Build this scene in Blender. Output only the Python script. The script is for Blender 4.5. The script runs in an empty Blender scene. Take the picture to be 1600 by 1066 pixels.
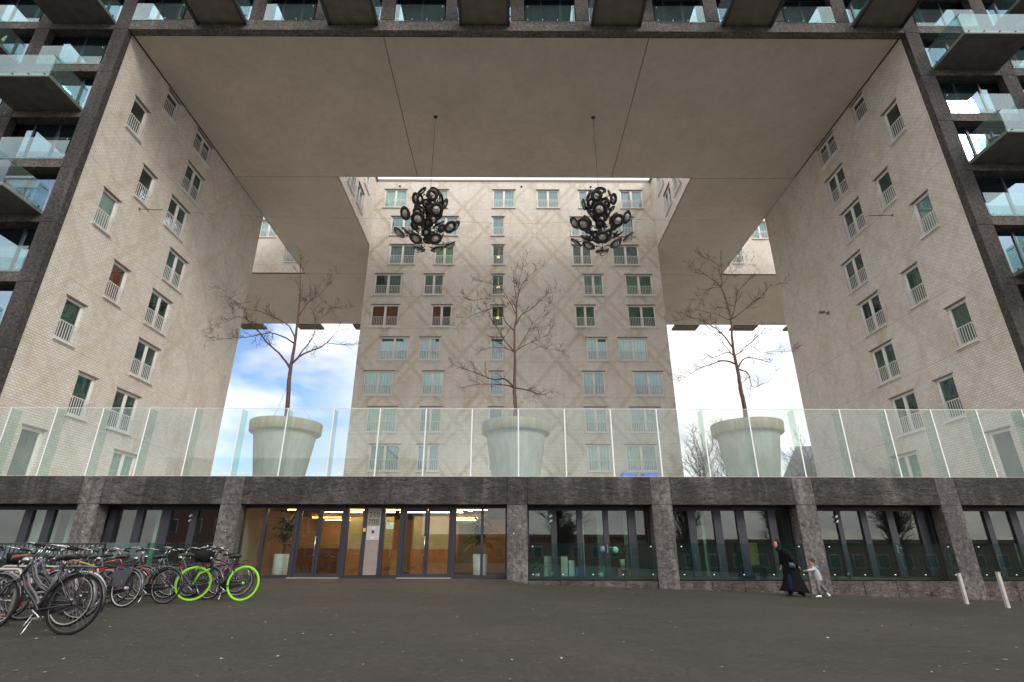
import bpy, bmesh, math, random
from mathutils import Matrix, Vector
import numpy as np
PI = math.pi
sc = bpy.context.scene
C = sc.collection
# ------------------------------------------------------------ camera
CAM_H = .75
cd = bpy.data.cameras.new('camera'); cam = bpy.data.objects.new('camera', cd); C.objects.link(cam)
cd.sensor_width = 36.0; cd.lens = 843.0 / 1600 * 36.0; cd.clip_start = .1; cd.clip_end = 2000
Rm = Matrix(((0.9999896909647361, -0.0026552013853230333, -0.003683458952556444),
             (-0.004405900941642256, -0.37119715433336004, -0.9285436234511054),
             (0.0010981808340275523, 0.9285502800174146, -0.37120502530609004)))
cam.matrix_world = Matrix.Translation((0, 0, CAM_H)) @ Rm.to_4x4()
sc.camera = cam
# ------------------------------------------------------------ world, sun, exposure
SUN_EL, SUN_AZ = math.radians(33), math.radians(141)     # azimuth clockwise from +Y: behind the camera, to the right
w = bpy.data.worlds.new('World'); sc.world = w; w.use_nodes = True
nt = w.node_tree; nt.nodes.clear(); N = nt.nodes.new; L = nt.links.new
def M2(nt_, op, a, b=None, c=None, clamp=False):
    n = nt_.nodes.new('ShaderNodeMath'); n.operation = op; n.use_clamp = clamp
    for i, v in enumerate((a, b, c)):
        if v is None: continue
        if isinstance(v, (int, float)): n.inputs[i].default_value = v
        else: nt_.links.new(v, n.inputs[i])
    return n.outputs[0]
sky = N('ShaderNodeTexSky'); sky.sky_type = 'NISHITA'; sky.sun_disc = False
sky.sun_elevation = SUN_EL; sky.sun_rotation = SUN_AZ; sky.altitude = 0; sky.air_density = 1.0; sky.dust_density = 1.2
tc = N('ShaderNodeTexCoord'); sep = N('ShaderNodeSeparateXYZ'); L(tc.outputs['Generated'], sep.inputs[0])
mp = N('ShaderNodeMapping'); mp.inputs['Scale'].default_value = (1, 1, 2.4); mp.inputs['Location'].default_value = (.4, .1, .3); L(tc.outputs['Generated'], mp.inputs[0])
n1 = N('ShaderNodeTexNoise'); n1.inputs['Scale'].default_value = 3.2; n1.inputs['Detail'].default_value = 7; n1.inputs['Roughness'].default_value = .55; L(mp.outputs[0], n1.inputs['Vector'])
n3 = N('ShaderNodeTexNoise'); n3.inputs['Scale'].default_value = 3.4; n3.inputs['Detail'].default_value = 4; L(mp.outputs[0], n3.inputs['Vector'])
# a clear patch of blue low behind the left gap, as in the photograph
dn = N('ShaderNodeVectorMath'); dn.operation = 'DOT_PRODUCT'; L(tc.outputs['Generated'], dn.inputs[0])
dv = Vector((-.47, .86, .24)).normalized(); dn.inputs[1].default_value = dv
hole = M2(nt, 'MULTIPLY', M2(nt, 'SUBTRACT', dn.outputs['Value'], .962, clamp=True), 32.0, clamp=True)
cf = M2(nt, 'SUBTRACT', M2(nt, 'MULTIPLY', M2(nt, 'SUBTRACT', n1.outputs['Fac'], .27), 6.0, clamp=True), M2(nt, 'MULTIPLY', hole, M2(nt, 'MULTIPLY', M2(nt, 'SUBTRACT', .66, n3.outputs['Fac'], clamp=True), 6.5, clamp=True)), clamp=True)
el = M2(nt, 'MAXIMUM', sep.outputs['Z'], 0.0)
grad = M2(nt, 'MULTIPLY_ADD', el, 6.5, 5.6)
n2 = N('ShaderNodeTexNoise'); n2.inputs['Scale'].default_value = 5.5; n2.inputs['Detail'].default_value = 8; L(mp.outputs[0], n2.inputs['Vector'])
bright = M2(nt, 'MULTIPLY', grad, M2(nt, 'MULTIPLY_ADD', n2.outputs['Fac'], 1.5, .22))
cc = N('ShaderNodeMixRGB'); cc.blend_type = 'MULTIPLY'; cc.inputs[0].default_value = 1; cc.inputs[1].default_value = (1.0, .985, .975, 1); L(bright, cc.inputs[2])
sk = N('ShaderNodeMixRGB'); sk.blend_type = 'MULTIPLY'; sk.inputs[0].default_value = 1; L(sky.outputs[0], sk.inputs[1]); sk.inputs[2].default_value = (.74, .81, .93, 1)
mx = N('ShaderNodeMixRGB'); L(cf, mx.inputs[0]); L(sk.outputs[0], mx.inputs[1]); L(cc.outputs[0], mx.inputs[2])
bg = N('ShaderNodeBackground'); bg.inputs['Strength'].default_value = .10; L(mx.outputs[0], bg.inputs['Color'])
wo = N('ShaderNodeOutputWorld'); L(bg.outputs[0], wo.inputs[0])
sd = bpy.data.lights.new('sun', 'SUN'); sd.energy = .9; sd.angle = math.radians(16); sd.color = (1, .93, .87)
sun = bpy.data.objects.new('sun', sd); C.objects.link(sun)
sdir = Vector((math.sin(SUN_AZ) * math.cos(SUN_EL), math.cos(SUN_AZ) * math.cos(SUN_EL), math.sin(SUN_EL)))
sun.rotation_euler = sdir.to_track_quat('Z', 'Y').to_euler(); sun.location = (20, -30, 40)
vs = sc.view_settings; sc.display_settings.display_device = 'sRGB'
vs.view_transform = 'Standard'; vs.look = 'None'; vs.gamma = 1; vs.use_curve_mapping = False; vs.exposure = 1.03
cy = sc.cycles; cy.transparent_max_bounces = 20; cy.max_bounces = 7; cy.diffuse_bounces = 4; cy.glossy_bounces = 4
cy.use_denoising = True; cy.sample_clamp_indirect = 6

# ------------------------------------------------------------ mesh helpers
class MB:
    def __init__(s): s.v = []; s.f = []; s.mi = []; s.cur = 0; s.sm = False; s.smf = []
    def add(s, vs_, fs, smooth=None):
        o = len(s.v); s.v += [tuple(p) for p in vs_]
        for f in fs: s.f.append(tuple(i + o for i in f)); s.mi.append(s.cur); s.smf.append(s.sm if smooth is None else smooth)
        return s
    def box(s, x0, x1, y0, y1, z0, z1):
        return s.add([(x0,y0,z0),(x1,y0,z0),(x1,y1,z0),(x0,y1,z0),(x0,y0,z1),(x1,y0,z1),(x1,y1,z1),(x0,y1,z1)],
                     [(0,3,2,1),(4,5,6,7),(0,1,5,4),(1,2,6,5),(2,3,7,6),(3,0,4,7)])
    def bbox(s, x0, x1, y0, y1, z0, z1, b=.02):      # chamfered on its vertical and front edges
        r = [(x0+b,y0),(x1-b,y0),(x1,y0+b),(x1,y1),(x0,y1),(x0,y0+b)]
        r2 = [(x0+b,y0+b*.9),(x1-b,y0+b*.9),(x1-b,y0+b),(x1-b,y1),(x0+b,y1),(x0+b,y0+b)]
        v = [(x,y,z0) for x,y in r2] + [(x,y,z0+b) for x,y in r] + [(x,y,z1-b) for x,y in r] + [(x,y,z1) for x,y in r2]
        f = [tuple(range(5,-1,-1)), tuple(range(18,24))]
        for k in range(3):
            for i in range(6):
                j = (i+1) % 6; f.append((k*6+i, k*6+j, k*6+6+j, k*6+6+i))
        return s.add(v, f)
    def quad(s, a, b, c, d): return s.add([a,b,c,d], [(0,1,2,3)])
    def tube(s, pts, rad, n=6, cap=True):
        pts = [Vector(p) for p in pts]; m = len(pts)
        if isinstance(rad, (int, float)): rad = [rad] * m
        vs_ = []; up = None
        for i, p in enumerate(pts):
            t = (pts[min(i+1, m-1)] - pts[max(i-1, 0)])
            if t.length < 1e-9: t = Vector((0,0,1))
            t.normalize()
            if up is None:
                up = Vector((0,0,1)) if abs(t.z) < .9 else Vector((1,0,0))
            a = t.cross(up)
            if a.length < 1e-5: a = t.cross(Vector((0,1,0)))
            a.normalize(); b = a.cross(t); up = b
            for k in range(n):
                q = 2*PI*k/n; vs_.append(p + (a*math.cos(q) + b*math.sin(q)) * rad[i])
        fs = []
        for i in range(m-1):
            for k in range(n):
                l = (k+1) % n; fs.append((i*n+k, i*n+l, (i+1)*n+l, (i+1)*n+k))
        if cap: fs.append(tuple(range(n-1,-1,-1))); fs.append(tuple((m-1)*n+k for k in range(n)))
        return s.add(vs_, fs, True)
    def lathe(s, prof, n=24, c=(0,0,0), mat=None, sx=1, sy=1):
        vs_ = []
        for r, z in prof:
            for k in range(n):
                q = 2*PI*k/n; p = Vector((r*math.cos(q)*sx, r*math.sin(q)*sy, z))
                if mat: p = mat @ p
                vs_.append((p.x+c[0], p.y+c[1], p.z+c[2]))
        fs = [(i*n+k, i*n+(k+1)%n, (i+1)*n+(k+1)%n, (i+1)*n+k) for i in range(len(prof)-1) for k in range(n)]
        return s.add(vs_, fs, True)
    def torus(s, c, R, r, n=40, m=6, mat=None, sy=1):   # axis = local y
        vs_ = []
        for i in range(n):
            a = 2*PI*i/n
            for j in range(m):
                b = 2*PI*j/m; rr = R + r*math.cos(b); p = Vector((rr*math.cos(a), r*math.sin(b)*sy, rr*math.sin(a)))
                p = (mat @ p) if mat else p
                vs_.append((p.x+c[0], p.y+c[1], p.z+c[2]))
        return s.add(vs_, [(i*m+j, i*m+(j+1)%m, ((i+1)%n)*m+(j+1)%m, ((i+1)%n)*m+j) for i in range(n) for j in range(m)], True)
    def loft(s, rings, cap=True):
        n = len(rings[0]); vs_ = [p for r in rings for p in r]
        fs = [(i*n+k, i*n+(k+1)%n, (i+1)*n+(k+1)%n, (i+1)*n+k) for i in range(len(rings)-1) for k in range(n)]
        if cap: fs.append(tuple(range(n-1,-1,-1))); fs.append(tuple((len(rings)-1)*n+k for k in range(n)))
        return s.add(vs_, fs, True)
    def xf(s, fn): s.v = [tuple(fn(Vector(p))) for p in s.v]; return s
    def mesh(s, name, mats):
        me = bpy.data.meshes.new(name); me.from_pydata(s.v, [], s.f)
        for m in (mats if isinstance(mats, (list, tuple)) else [mats]): me.materials.append(m)
        if any(s.mi): me.polygons.foreach_set('material_index', s.mi)
        me.polygons.foreach_set('use_smooth', s.smf)
        me.validate(); me.update(); return me
def link(name, me, parent=None, loc=(0,0,0), rz=0.0):
    o = bpy.data.objects.new(name, me); C.objects.link(o)
    o.location = loc; o.rotation_euler = (0,0,rz)
    if parent: o.parent = parent
    return o
def obj(name, mb, mat, parent=None, loc=(0,0,0), rz=0.0): return link(name, mb.mesh(name, mat), parent, loc, rz)
def tag(o, label=None, cat=None, group=None, kind=None):
    if label: o['label'] = label
    if cat: o['category'] = cat
    if group: o['group'] = group
    if kind: o['kind'] = kind
    return o
def thing(name, label, cat, loc=(0,0,0), rot=(0,0,0), group=None):
    o = bpy.data.objects.new(name, None); C.objects.link(o); o.empty_display_size = .3
    o.location = loc; o.rotation_euler = rot
    return tag(o, label, cat, group)
def stuff(o): o['kind'] = 'stuff'; return o
def copy_tree(o, parent=None):
    c = o.copy(); C.objects.link(c)
    if parent: c.parent = parent
    for ch in list(o.children): copy_tree(ch, c)
    return c
def gz(x, y):        # height of the ground: level at the entrance, falling gently to the right and towards the street
    def ss(a, b, t): t = max(0, min(1, (t-a)/(b-a))); return t*t*(3-2*t)
    left = -.2 * (1 - ss(12.5, 20.5, y)); k = ss(-.3, .9, x)
    return left*(1-k) - .16*k - .031 * max(0, min(x, 60))

# ------------------------------------------------------------ materials
def new_mat(name):
    m = bpy.data.materials.new(name); m.use_nodes = True; return m, m.node_tree, m.node_tree.nodes['Principled BSDF']
def P(name, col, rough=.6, metal=0., spec=.5, noise=0., nscale=8., bump=0., coat=0., emit=None, es=1.):
    m, t, b = new_mat(name)
    b.inputs['Base Color'].default_value = (*col, 1); b.inputs['Roughness'].default_value = rough
    b.inputs['Metallic'].default_value = metal; b.inputs['Specular IOR Level'].default_value = spec
    b.inputs['Coat Weight'].default_value = coat
    if emit: b.inputs['Emission Color'].default_value = (*emit, 1); b.inputs['Emission Strength'].default_value = es
    if noise or bump:
        c = t.nodes.new('ShaderNodeTexCoord'); n = t.nodes.new('ShaderNodeTexNoise'); n.inputs['Scale'].default_value = nscale; n.inputs['Detail'].default_value = 5
        t.links.new(c.outputs['Object'], n.inputs['Vector'])
        if noise:
            mr = t.nodes.new('ShaderNodeMapRange'); mr.inputs[1].default_value = .3; mr.inputs[2].default_value = .7; mr.inputs[3].default_value = 1-noise; mr.inputs[4].default_value = 1+noise
            t.links.new(n.outputs['Fac'], mr.inputs[0])
            x = t.nodes.new('ShaderNodeMixRGB'); x.blend_type = 'MULTIPLY'; x.inputs[0].default_value = 1; x.inputs[1].default_value = (*col, 1)
            t.links.new(mr.outputs[0], x.inputs[2]); t.links.new(x.outputs[0], b.inputs['Base Color'])
        if bump:
            bp_ = t.nodes.new('ShaderNodeBump'); bp_.inputs['Strength'].default_value = bump; bp_.inputs['Distance'].default_value = .02
            t.links.new(n.outputs['Fac'], bp_.inputs['Height']); t.links.new(bp_.outputs[0], b.inputs['Normal'])
    return m
def ramp(t, src, stops, interp='LINEAR'):
    r = t.nodes.new('ShaderNodeValToRGB'); r.color_ramp.interpolation = interp
    e = r.color_ramp.elements
    while len(e) < len(stops): e.new(.5)
    for i, (p, c) in enumerate(stops): e[i].position = p; e[i].color = (*c, 1) if len(c) == 3 else c
    t.links.new(src, r.inputs[0]); return r.outputs[0]
def tex(t, vec, scale, detail=5, rough=.5, dist=0):
    n = t.nodes.new('ShaderNodeTexNoise'); n.inputs['Scale'].default_value = scale; n.inputs['Detail'].default_value = detail
    n.inputs['Roughness'].default_value = rough; n.inputs['Distortion'].default_value = dist; t.links.new(vec, n.inputs['Vector']); return n.outputs['Fac']
def mapping(t, vec, s=(1,1,1), loc=(0,0,0), rot=(0,0,0)):
    m = t.nodes.new('ShaderNodeMapping'); m.inputs['Scale'].default_value = s; m.inputs['Location'].default_value = loc; m.inputs['Rotation'].default_value = rot
    t.links.new(vec, m.inputs[0]); return m.outputs[0]
def mul(t, a, b, fac=1., mode='MULTIPLY'):
    x = t.nodes.new('ShaderNodeMixRGB'); x.blend_type = mode
    if isinstance(fac, (int, float)): x.inputs[0].default_value = fac
    else: t.links.new(fac, x.inputs[0])
    for i, v in ((1, a), (2, b)):
        if isinstance(v, tuple): x.inputs[i].default_value = (*v, 1)
        else: t.links.new(v, x.inputs[i])
    return x.outputs[0]
def bump(t, b, h, strength, dist, prev=None):
    n = t.nodes.new('ShaderNodeBump'); n.inputs['Strength'].default_value = strength; n.inputs['Distance'].default_value = dist
    t.links.new(h, n.inputs['Height'])
    if prev: t.links.new(prev, n.inputs['Normal'])
    t.links.new(n.outputs[0], b.inputs['Normal']); return n.outputs[0]

def mat_brick(name, diamond):
    m, t, b = new_mat(name)
    c = t.nodes.new('ShaderNodeTexCoord'); s = t.nodes.new('ShaderNodeSeparateXYZ'); t.links.new(c.outputs['Object'], s.inputs[0])
    cb = t.nodes.new('ShaderNodeCombineXYZ'); t.links.new(M2(t, 'ADD', s.outputs['X'], s.outputs['Y']), cb.inputs[0]); t.links.new(s.outputs['Z'], cb.inputs[1])
    br = t.nodes.new('ShaderNodeTexBrick'); t.links.new(cb.outputs[0], br.inputs['Vector'])
    br.inputs['Color1'].default_value = (.75, .715, .665, 1); br.inputs['Color2'].default_value = (.65, .612, .565, 1); br.inputs['Mortar'].default_value = (.34, .30, .255, 1)
    br.inputs['Scale'].default_value = 1; br.inputs['Mortar Size'].default_value = .0085; br.inputs['Mortar Smooth'].default_value = .15; br.inputs['Bias'].default_value = .1
    br.inputs['Brick Width'].default_value = .25; br.inputs['Row Height'].default_value = .115
    big = tex(t, mapping(t, cb.outputs[0], (.35, .22, 1)), 1.6, 6, .6); 
    col = mul(t, br.outputs['Color'], ramp(t, big, [(.3, (.88,.86,.83)), (.5, (.98,.975,.965)), (.7, (1.05,1.04,1.02))]))
    streak = tex(t, mapping(t, cb.outputs[0], (2.2, .16, 1)), 1.0, 5, .6)
    col = mul(t, col, ramp(t, streak, [(.36, (.90,.86,.80)), (.50, (1,1,1))]), .6)
    brown = tex(t, mapping(t, cb.outputs[0], (.45, .45, 1), (7, 3, 0)), 1.3, 5, .55)
    col = mul(t, col, ramp(t, brown, [(.54, (1,1,1)), (.70, (.92,.855,.775))]), .9)
    # lozenges laid in a slightly darker glazed brick
    ms = []
    for sg in (1, -1):
        u = M2(t, 'ADD', s.outputs['X'], M2(t, 'MULTIPLY', M2(t, 'ADD', s.outputs['Z'], .3), .82*sg))
        q = M2(t, 'ABSOLUTE', M2(t, 'SUBTRACT', M2(t, 'FRACT', M2(t, 'DIVIDE', u, 4.35)), .5))
        ms.append(M2(t, 'LESS_THAN', q, .050))
        q2 = M2(t, 'ABSOLUTE', M2(t, 'SUBTRACT', M2(t, 'FRACT', M2(t, 'DIVIDE', M2(t, 'ADD', u, 1.25), 8.7)), .5))
        ms.append(M2(t, 'MULTIPLY', M2(t, 'LESS_THAN', q2, .022), .7))
    ma = M2(t, 'MAXIMUM', M2(t, 'MAXIMUM', ms[0], ms[1]), M2(t, 'MAXIMUM', ms[2], ms[3]))
    dn_ = tex(t, cb.outputs[0], .55, 3)
    ma = M2(t, 'MULTIPLY', ma, M2(t, 'MULTIPLY', M2(t, 'SUBTRACT', dn_, .12), 2.2*diamond, clamp=True))
    col = mul(t, col, (.845, .80, .735), ma)
    gp_ = t.nodes.new('ShaderNodeNewGeometry'); gs_ = t.nodes.new('ShaderNodeSeparateXYZ'); t.links.new(gp_.outputs['Position'], gs_.inputs[0])
    jz = M2(t, 'ABSOLUTE', M2(t, 'SUBTRACT', M2(t, 'FRACT', M2(t, 'DIVIDE', M2(t, 'SUBTRACT', gs_.outputs['Z'], .60), 3.168)), .5)); jm = M2(t, 'GREATER_THAN', jz, .4955)
    col = mul(t, col, (.74,.70,.66), jm)
    t.links.new(col, b.inputs['Base Color']); b.inputs['Roughness'].default_value = .42; b.inputs['Specular IOR Level'].default_value = .35
    inv = M2(t, 'SUBTRACT', 1.0, br.outputs['Fac'])
    bump(t, b, M2(t, 'ADD', inv, M2(t, 'MULTIPLY', tex(t, cb.outputs[0], 20, 3), .25)), .55, .012)
    return m
BRICK = mat_brick('glazed_brick_plain', .38); BRICK_D = mat_brick('glazed_brick_lozenge', 1.0)

def mat_soffit():
    m, t, b = new_mat('soffit_render'); c = t.nodes.new('ShaderNodeTexCoord'); v = c.outputs['Object']
    a = tex(t, v, .35, 7, .65); f = tex(t, v, 2.3, 8, .7); g = tex(t, v, 30, 3, .7)
    col = ramp(t, a, [(.3, (.455,.405,.345)), (.5, (.49,.44,.38)), (.72, (.53,.48,.42))])
    col = mul(t, col, ramp(t, f, [(.3, (.90,.90,.89)), (.7, (1.07,1.06,1.05))]))
    t.links.new(mul(t, col, ramp(t, g, [(.3, (.95,.95,.95)), (.7, (1.04,1.04,1.04))])), b.inputs['Base Color'])
    b.inputs['Roughness'].default_value = .9; bump(t, b, g, .35, .006); return m
SOFFIT = mat_soffit()

def mat_stone(name, base, rough_scale, lines, wash):
    m, t, b = new_mat(name); c = t.nodes.new('ShaderNodeNewGeometry'); v = c.outputs['Position']
    fine = tex(t, v, 26, 5, .8)
    lay = tex(t, mapping(t, v, (2.6, 2.6, 6.5)), 1.6*rough_scale, 7, .72, .9) if lines else tex(t, mapping(t, v, (6, 6, 6)), 1.1*rough_scale, 7, .74, .5)
    big = tex(t, mapping(t, v, (1, 1, .55)), .7, 5, .6)
    col = ramp(t, lay, [(.32, tuple(x*.35 for x in base)), (.47, tuple(x*.85 for x in base)), (.56, tuple(x*1.15 for x in base)), (.68, tuple(x*2.0 for x in base))])
    col = mul(t, col, ramp(t, fine, [(.3, (.5,.5,.5)), (.5, (1,1,1)), (.7, (1.6,1.58,1.56))]))
    pale = ramp(t, big, [(.48, (0,0,0)), (.70, (1,1,1))])
    st = tex(t, mapping(t, v, (1.7, 1, .16)), 1.0, 5, .65)
    pale2 = mul(t, pale, ramp(t, st, [(.52, (0,0,0)), (.68, (1,1,1))]), 1., 'ADD')
    pm_ = M2(t, 'MULTIPLY', mul(t, pale2, ramp(t, lay, [(.38, (.12,.12,.12)), (.60, (1,1,1))])), wash, clamp=True)
    col = mul(t, col, tuple(min(.5, x*2.9+.05) for x in base), pm_, 'MIX')
    t.links.new(col, b.inputs['Base Color']); b.inputs['Roughness'].default_value = .82; b.inputs['Specular IOR Level'].default_value = .3
    bump(t, b, M2(t, 'ADD', M2(t, 'MULTIPLY', fine, .3), lay), 1.0, .09 if lines else .07); return m
STONE_BEAM = mat_stone('split_basalt_beam', (.050,.044,.041), 1.0, True, .62)
STONE_COL = mat_stone('split_basalt_column', (.103,.093,.089), 1.0, False, .55)
STONE_UP = mat_stone('dark_basalt_frame', (.058,.051,.050), 1.1, False, .30)
STONE_BEAM_UP = mat_stone('basalt_frame_beam', (.105,.09,.084), 1.1, False, .3)
STONE_PL = mat_stone('basalt_plinth', (.085,.068,.064), 1.0, True, .5)

def mat_asphalt():
    m, t, b = new_mat('asphalt'); c = t.nodes.new('ShaderNodeNewGeometry'); v = c.outputs['Position']
    a = tex(t, v, .22, 6, .6); f = tex(t, v, 42, 5, .85); md = tex(t, v, 2.6, 8, .8)
    col = ramp(t, a, [(.3, (.027,.028,.022)), (.5, (.037,.035,.029)), (.7, (.050,.041,.034))])
    col = mul(t, col, ramp(t, f, [(.32, (.45,.45,.45)), (.5, (.95,.95,.95)), (.62, (1.45,1.43,1.4)), (.72, (2.6,2.5,2.3))]))
    col = mul(t, col, ramp(t, md, [(.3, (.74,.78,.74)), (.7, (1.25,1.2,1.15))]))
    vo = t.nodes.new('ShaderNodeTexVoronoi'); vo.inputs['Scale'].default_value = 12; t.links.new(v, vo.inputs['Vector'])
    wn = t.nodes.new('ShaderNodeTexWhiteNoise'); t.links.new(vo.outputs['Color'], wn.inputs['Vector'])
    sp = M2(t, 'MULTIPLY', M2(t, 'LESS_THAN', vo.outputs['Distance'], .16), M2(t, 'GREATER_THAN', wn.outputs['Value'], .62))
    col = mul(t, col, (.16,.13,.10), M2(t, 'MULTIPLY', sp, .6), 'MIX')
    dk = tex(t, mapping(t, v, (1, 1.6, 1), (3, 1, 0)), 1.1, 5, .7); col = mul(t, col, ramp(t, dk, [(.60, (1,1,1)), (.68, (.62,.62,.64))]), .6)
    wet = tex(t, mapping(t, v, (.5, 1.3, 1)), .9, 5, .6)
    col = mul(t, col, ramp(t, wet, [(.66, (1,1,1)), (.74, (.62,.62,.62))]), .8)
    t.links.new(col, b.inputs['Base Color'])
    t.links.new(ramp(t, md, [(.3, (.52,)*3), (.7, (.80,)*3)]), b.inputs['Roughness']); b.inputs['Specular IOR Level'].default_value = .26
    bump(t, b, f, .7, .012); return m
ASPHALT = mat_asphalt()

def mat_glass(name, tint, base=.05, rough=.0, veil=0., veilcol=(.6,.7,.65), gl=(1,1,1)):
    m, t, b = new_mat(name); t.nodes.remove(b); out = t.nodes['Material Output']
    lw = t.nodes.new('ShaderNodeLayerWeight'); lw.inputs['Blend'].default_value = .5
    p5 = M2(t, 'POWER', lw.outputs['Facing'], 5.0); fac = M2(t, 'MULTIPLY_ADD', p5, 1-base, base)
    tr = t.nodes.new('ShaderNodeBsdfTransparent'); tr.inputs[0].default_value = (*tint, 1)
    g = t.nodes.new('ShaderNodeBsdfGlossy'); g.inputs['Roughness'].default_value = rough; g.inputs['Color'].default_value = (*gl, 1)
    a = tr.outputs[0]
    if veil:
        d = t.nodes.new('ShaderNodeBsdfDiffuse'); d.inputs[0].default_value = (*veilcol, 1)
        x = t.nodes.new('ShaderNodeMixShader'); x.inputs[0].default_value = veil
        c = t.nodes.new('ShaderNodeNewGeometry'); nn = tex(t, c.outputs['Position'], .8, 5, .6)
        t.links.new(M2(t, 'MULTIPLY', M2(t, 'MULTIPLY_ADD', nn, .8, .6), veil), x.inputs[0])
        t.links.new(a, x.inputs[1]); t.links.new(d.outputs[0], x.inputs[2]); a = x.outputs[0]
    y = t.nodes.new('ShaderNodeMixShader'); t.links.new(fac, y.inputs[0]); t.links.new(a, y.inputs[1]); t.links.new(g.outputs[0], y.inputs[2])
    t.links.new(y.outputs[0], out.inputs['Surface']); return m
PANE = mat_glass('window_glass', (.76,.86,.81), .11, .01, gl=(.80,.90,1.0))
PANE_UP = mat_glass('loggia_glass', (.50,.64,.6), .34, .01, gl=(.60,.78,.98))
SHOP = mat_glass('shopfront_glass', (.90,.95,.93), .075, .0)
SCREEN = mat_glass('screen_glass', (.92,.955,.935), .04, .01, veil=.055, veilcol=(.52,.60,.57))
FIN = mat_glass('fin_glass', (.80,.90,.855), .03, .02)
BALU = mat_glass('balustrade_glass', (.78,.90,.89), .10, .01, veil=.045, veilcol=(.45,.62,.62), gl=(.85,.95,1))
BALU_D = mat_glass('street_balustrade_glass', (.72,.84,.83), .05, .0, veil=.012, veilcol=(.15,.35,.33))
GEDGE = P('glass_edge_seal', (.72,.74,.74), .5)
WHITE = P('white_frame', (.74,.72,.69), .5, noise=.05, nscale=3)
RAILM = P('railing_paint', (.66,.645,.62), .5)
LINTEL = P('lintel_metal', (.20,.165,.135), .55)
DARKF = P('anthracite_frame', (.022,.023,.032), .42)
DARKF2 = P('blue_grey_frame', (.028,.029,.038), .5)
STEEL = P('steel', (.62,.62,.62), .28, 1)
CHROME = P('chrome', (.36,.36,.38), .25, 1)
BLACK = P('black_paint', (.012,.012,.014), .3, coat=.3)
RUBBER = P('black_rubber', (.010,.010,.010), .8, spec=.2)
SLABC = P('balcony_concrete', (.13,.115,.10), .85, noise=.22, nscale=1.6, bump=.3)
SLABE = P('balcony_edge', (.30,.26,.23), .7, noise=.1, nscale=4)
SLABD = P('balcony_side_dark', (.02,.02,.022), .5)
CONC = P('pale_concrete', (.52,.50,.46), .85, noise=.12, nscale=1.0)
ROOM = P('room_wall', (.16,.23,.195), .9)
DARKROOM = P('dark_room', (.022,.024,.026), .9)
def mat_curtain(name, col):
    m, t, b = new_mat(name); c = t.nodes.new('ShaderNodeTexCoord'); v = mapping(t, c.outputs['Object'], (1, 1, .05))
    f = tex(t, v, 9, 3, .6)
    t.links.new(mul(t, col, ramp(t, f, [(.35, (.55,.55,.55)), (.65, (1.15,1.15,1.15))])), b.inputs['Base Color']); b.inputs['Roughness'].default_value = .9; return m
CUR = {'t': mat_curtain('teal_white_curtain', (.56,.68,.62)), 'b': mat_curtain('blue_grey_sky_reflection', (.30,.40,.44)), 'g': mat_curtain('green_curtain', (.17,.37,.26)),  # the blue-grey one paints the sky's reflection in the panes onto a sheet
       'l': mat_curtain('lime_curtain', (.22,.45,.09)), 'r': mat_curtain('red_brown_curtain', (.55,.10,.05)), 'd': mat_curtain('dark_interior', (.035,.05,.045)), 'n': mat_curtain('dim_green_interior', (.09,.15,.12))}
LAMPY = P('warm_lamp', (1,.8,.4), .5, emit=(1,.72,.25), es=1.1)

# ============================================================ SETTING
YF = 21.5                                   # front plane of the stone frame
WL, WR, GX = -21.35, 22.05, .35             # passage side walls
ZS, ZT, ZR = 28.05, 3.65, 35.6              # soffit, terrace, roof
mb = MB()
xs = [-400,-120,-60,-40,-30,-24] + [x for x in range(-22, 0, 2)] + [x*.3 for x in range(0, 6)] + [x*.7 for x in range(3, 40)] + [29,34,40,60,120,400]
ys = [-300,-100,-40,-20,-10,-5] + [y*.8-3 for y in range(0, 33)] + [24,30,60,120,400]
for y in ys:
    for x in xs: mb.v.append((x, y, gz(x, y)))
nx = len(xs)
for j in range(len(ys)-1):
    for i in range(nx-1):
        mb.f.append((j*nx+i, j*nx+i+1, (j+1)*nx+i+1, (j+1)*nx+i)); mb.mi.append(0); mb.smf.append(True)
tag(obj('ground', mb, ASPHALT), kind='structure')
mb = MB(); mb.box(-60, 60, 22.6, 75, 3.3, ZT)
tag(obj('terrace_floor', mb, CONC), kind='structure')

# ============================================================ THE BUILDING
B = thing('apartment_building', 'white brick apartment building with a giant gateway, dark stone frame and glazed ground floor', 'building', (GX, YF, 0))
def bpart(name, mb_, mat, parent=B, loc=(0,0,0), rz=0., **k):
    o = link(name, mb_.mesh(name, mat), parent)
    o.location = Vector(loc) - (B.location if parent is B else Vector()); o.rotation_euler = (0,0,rz); return o

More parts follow.
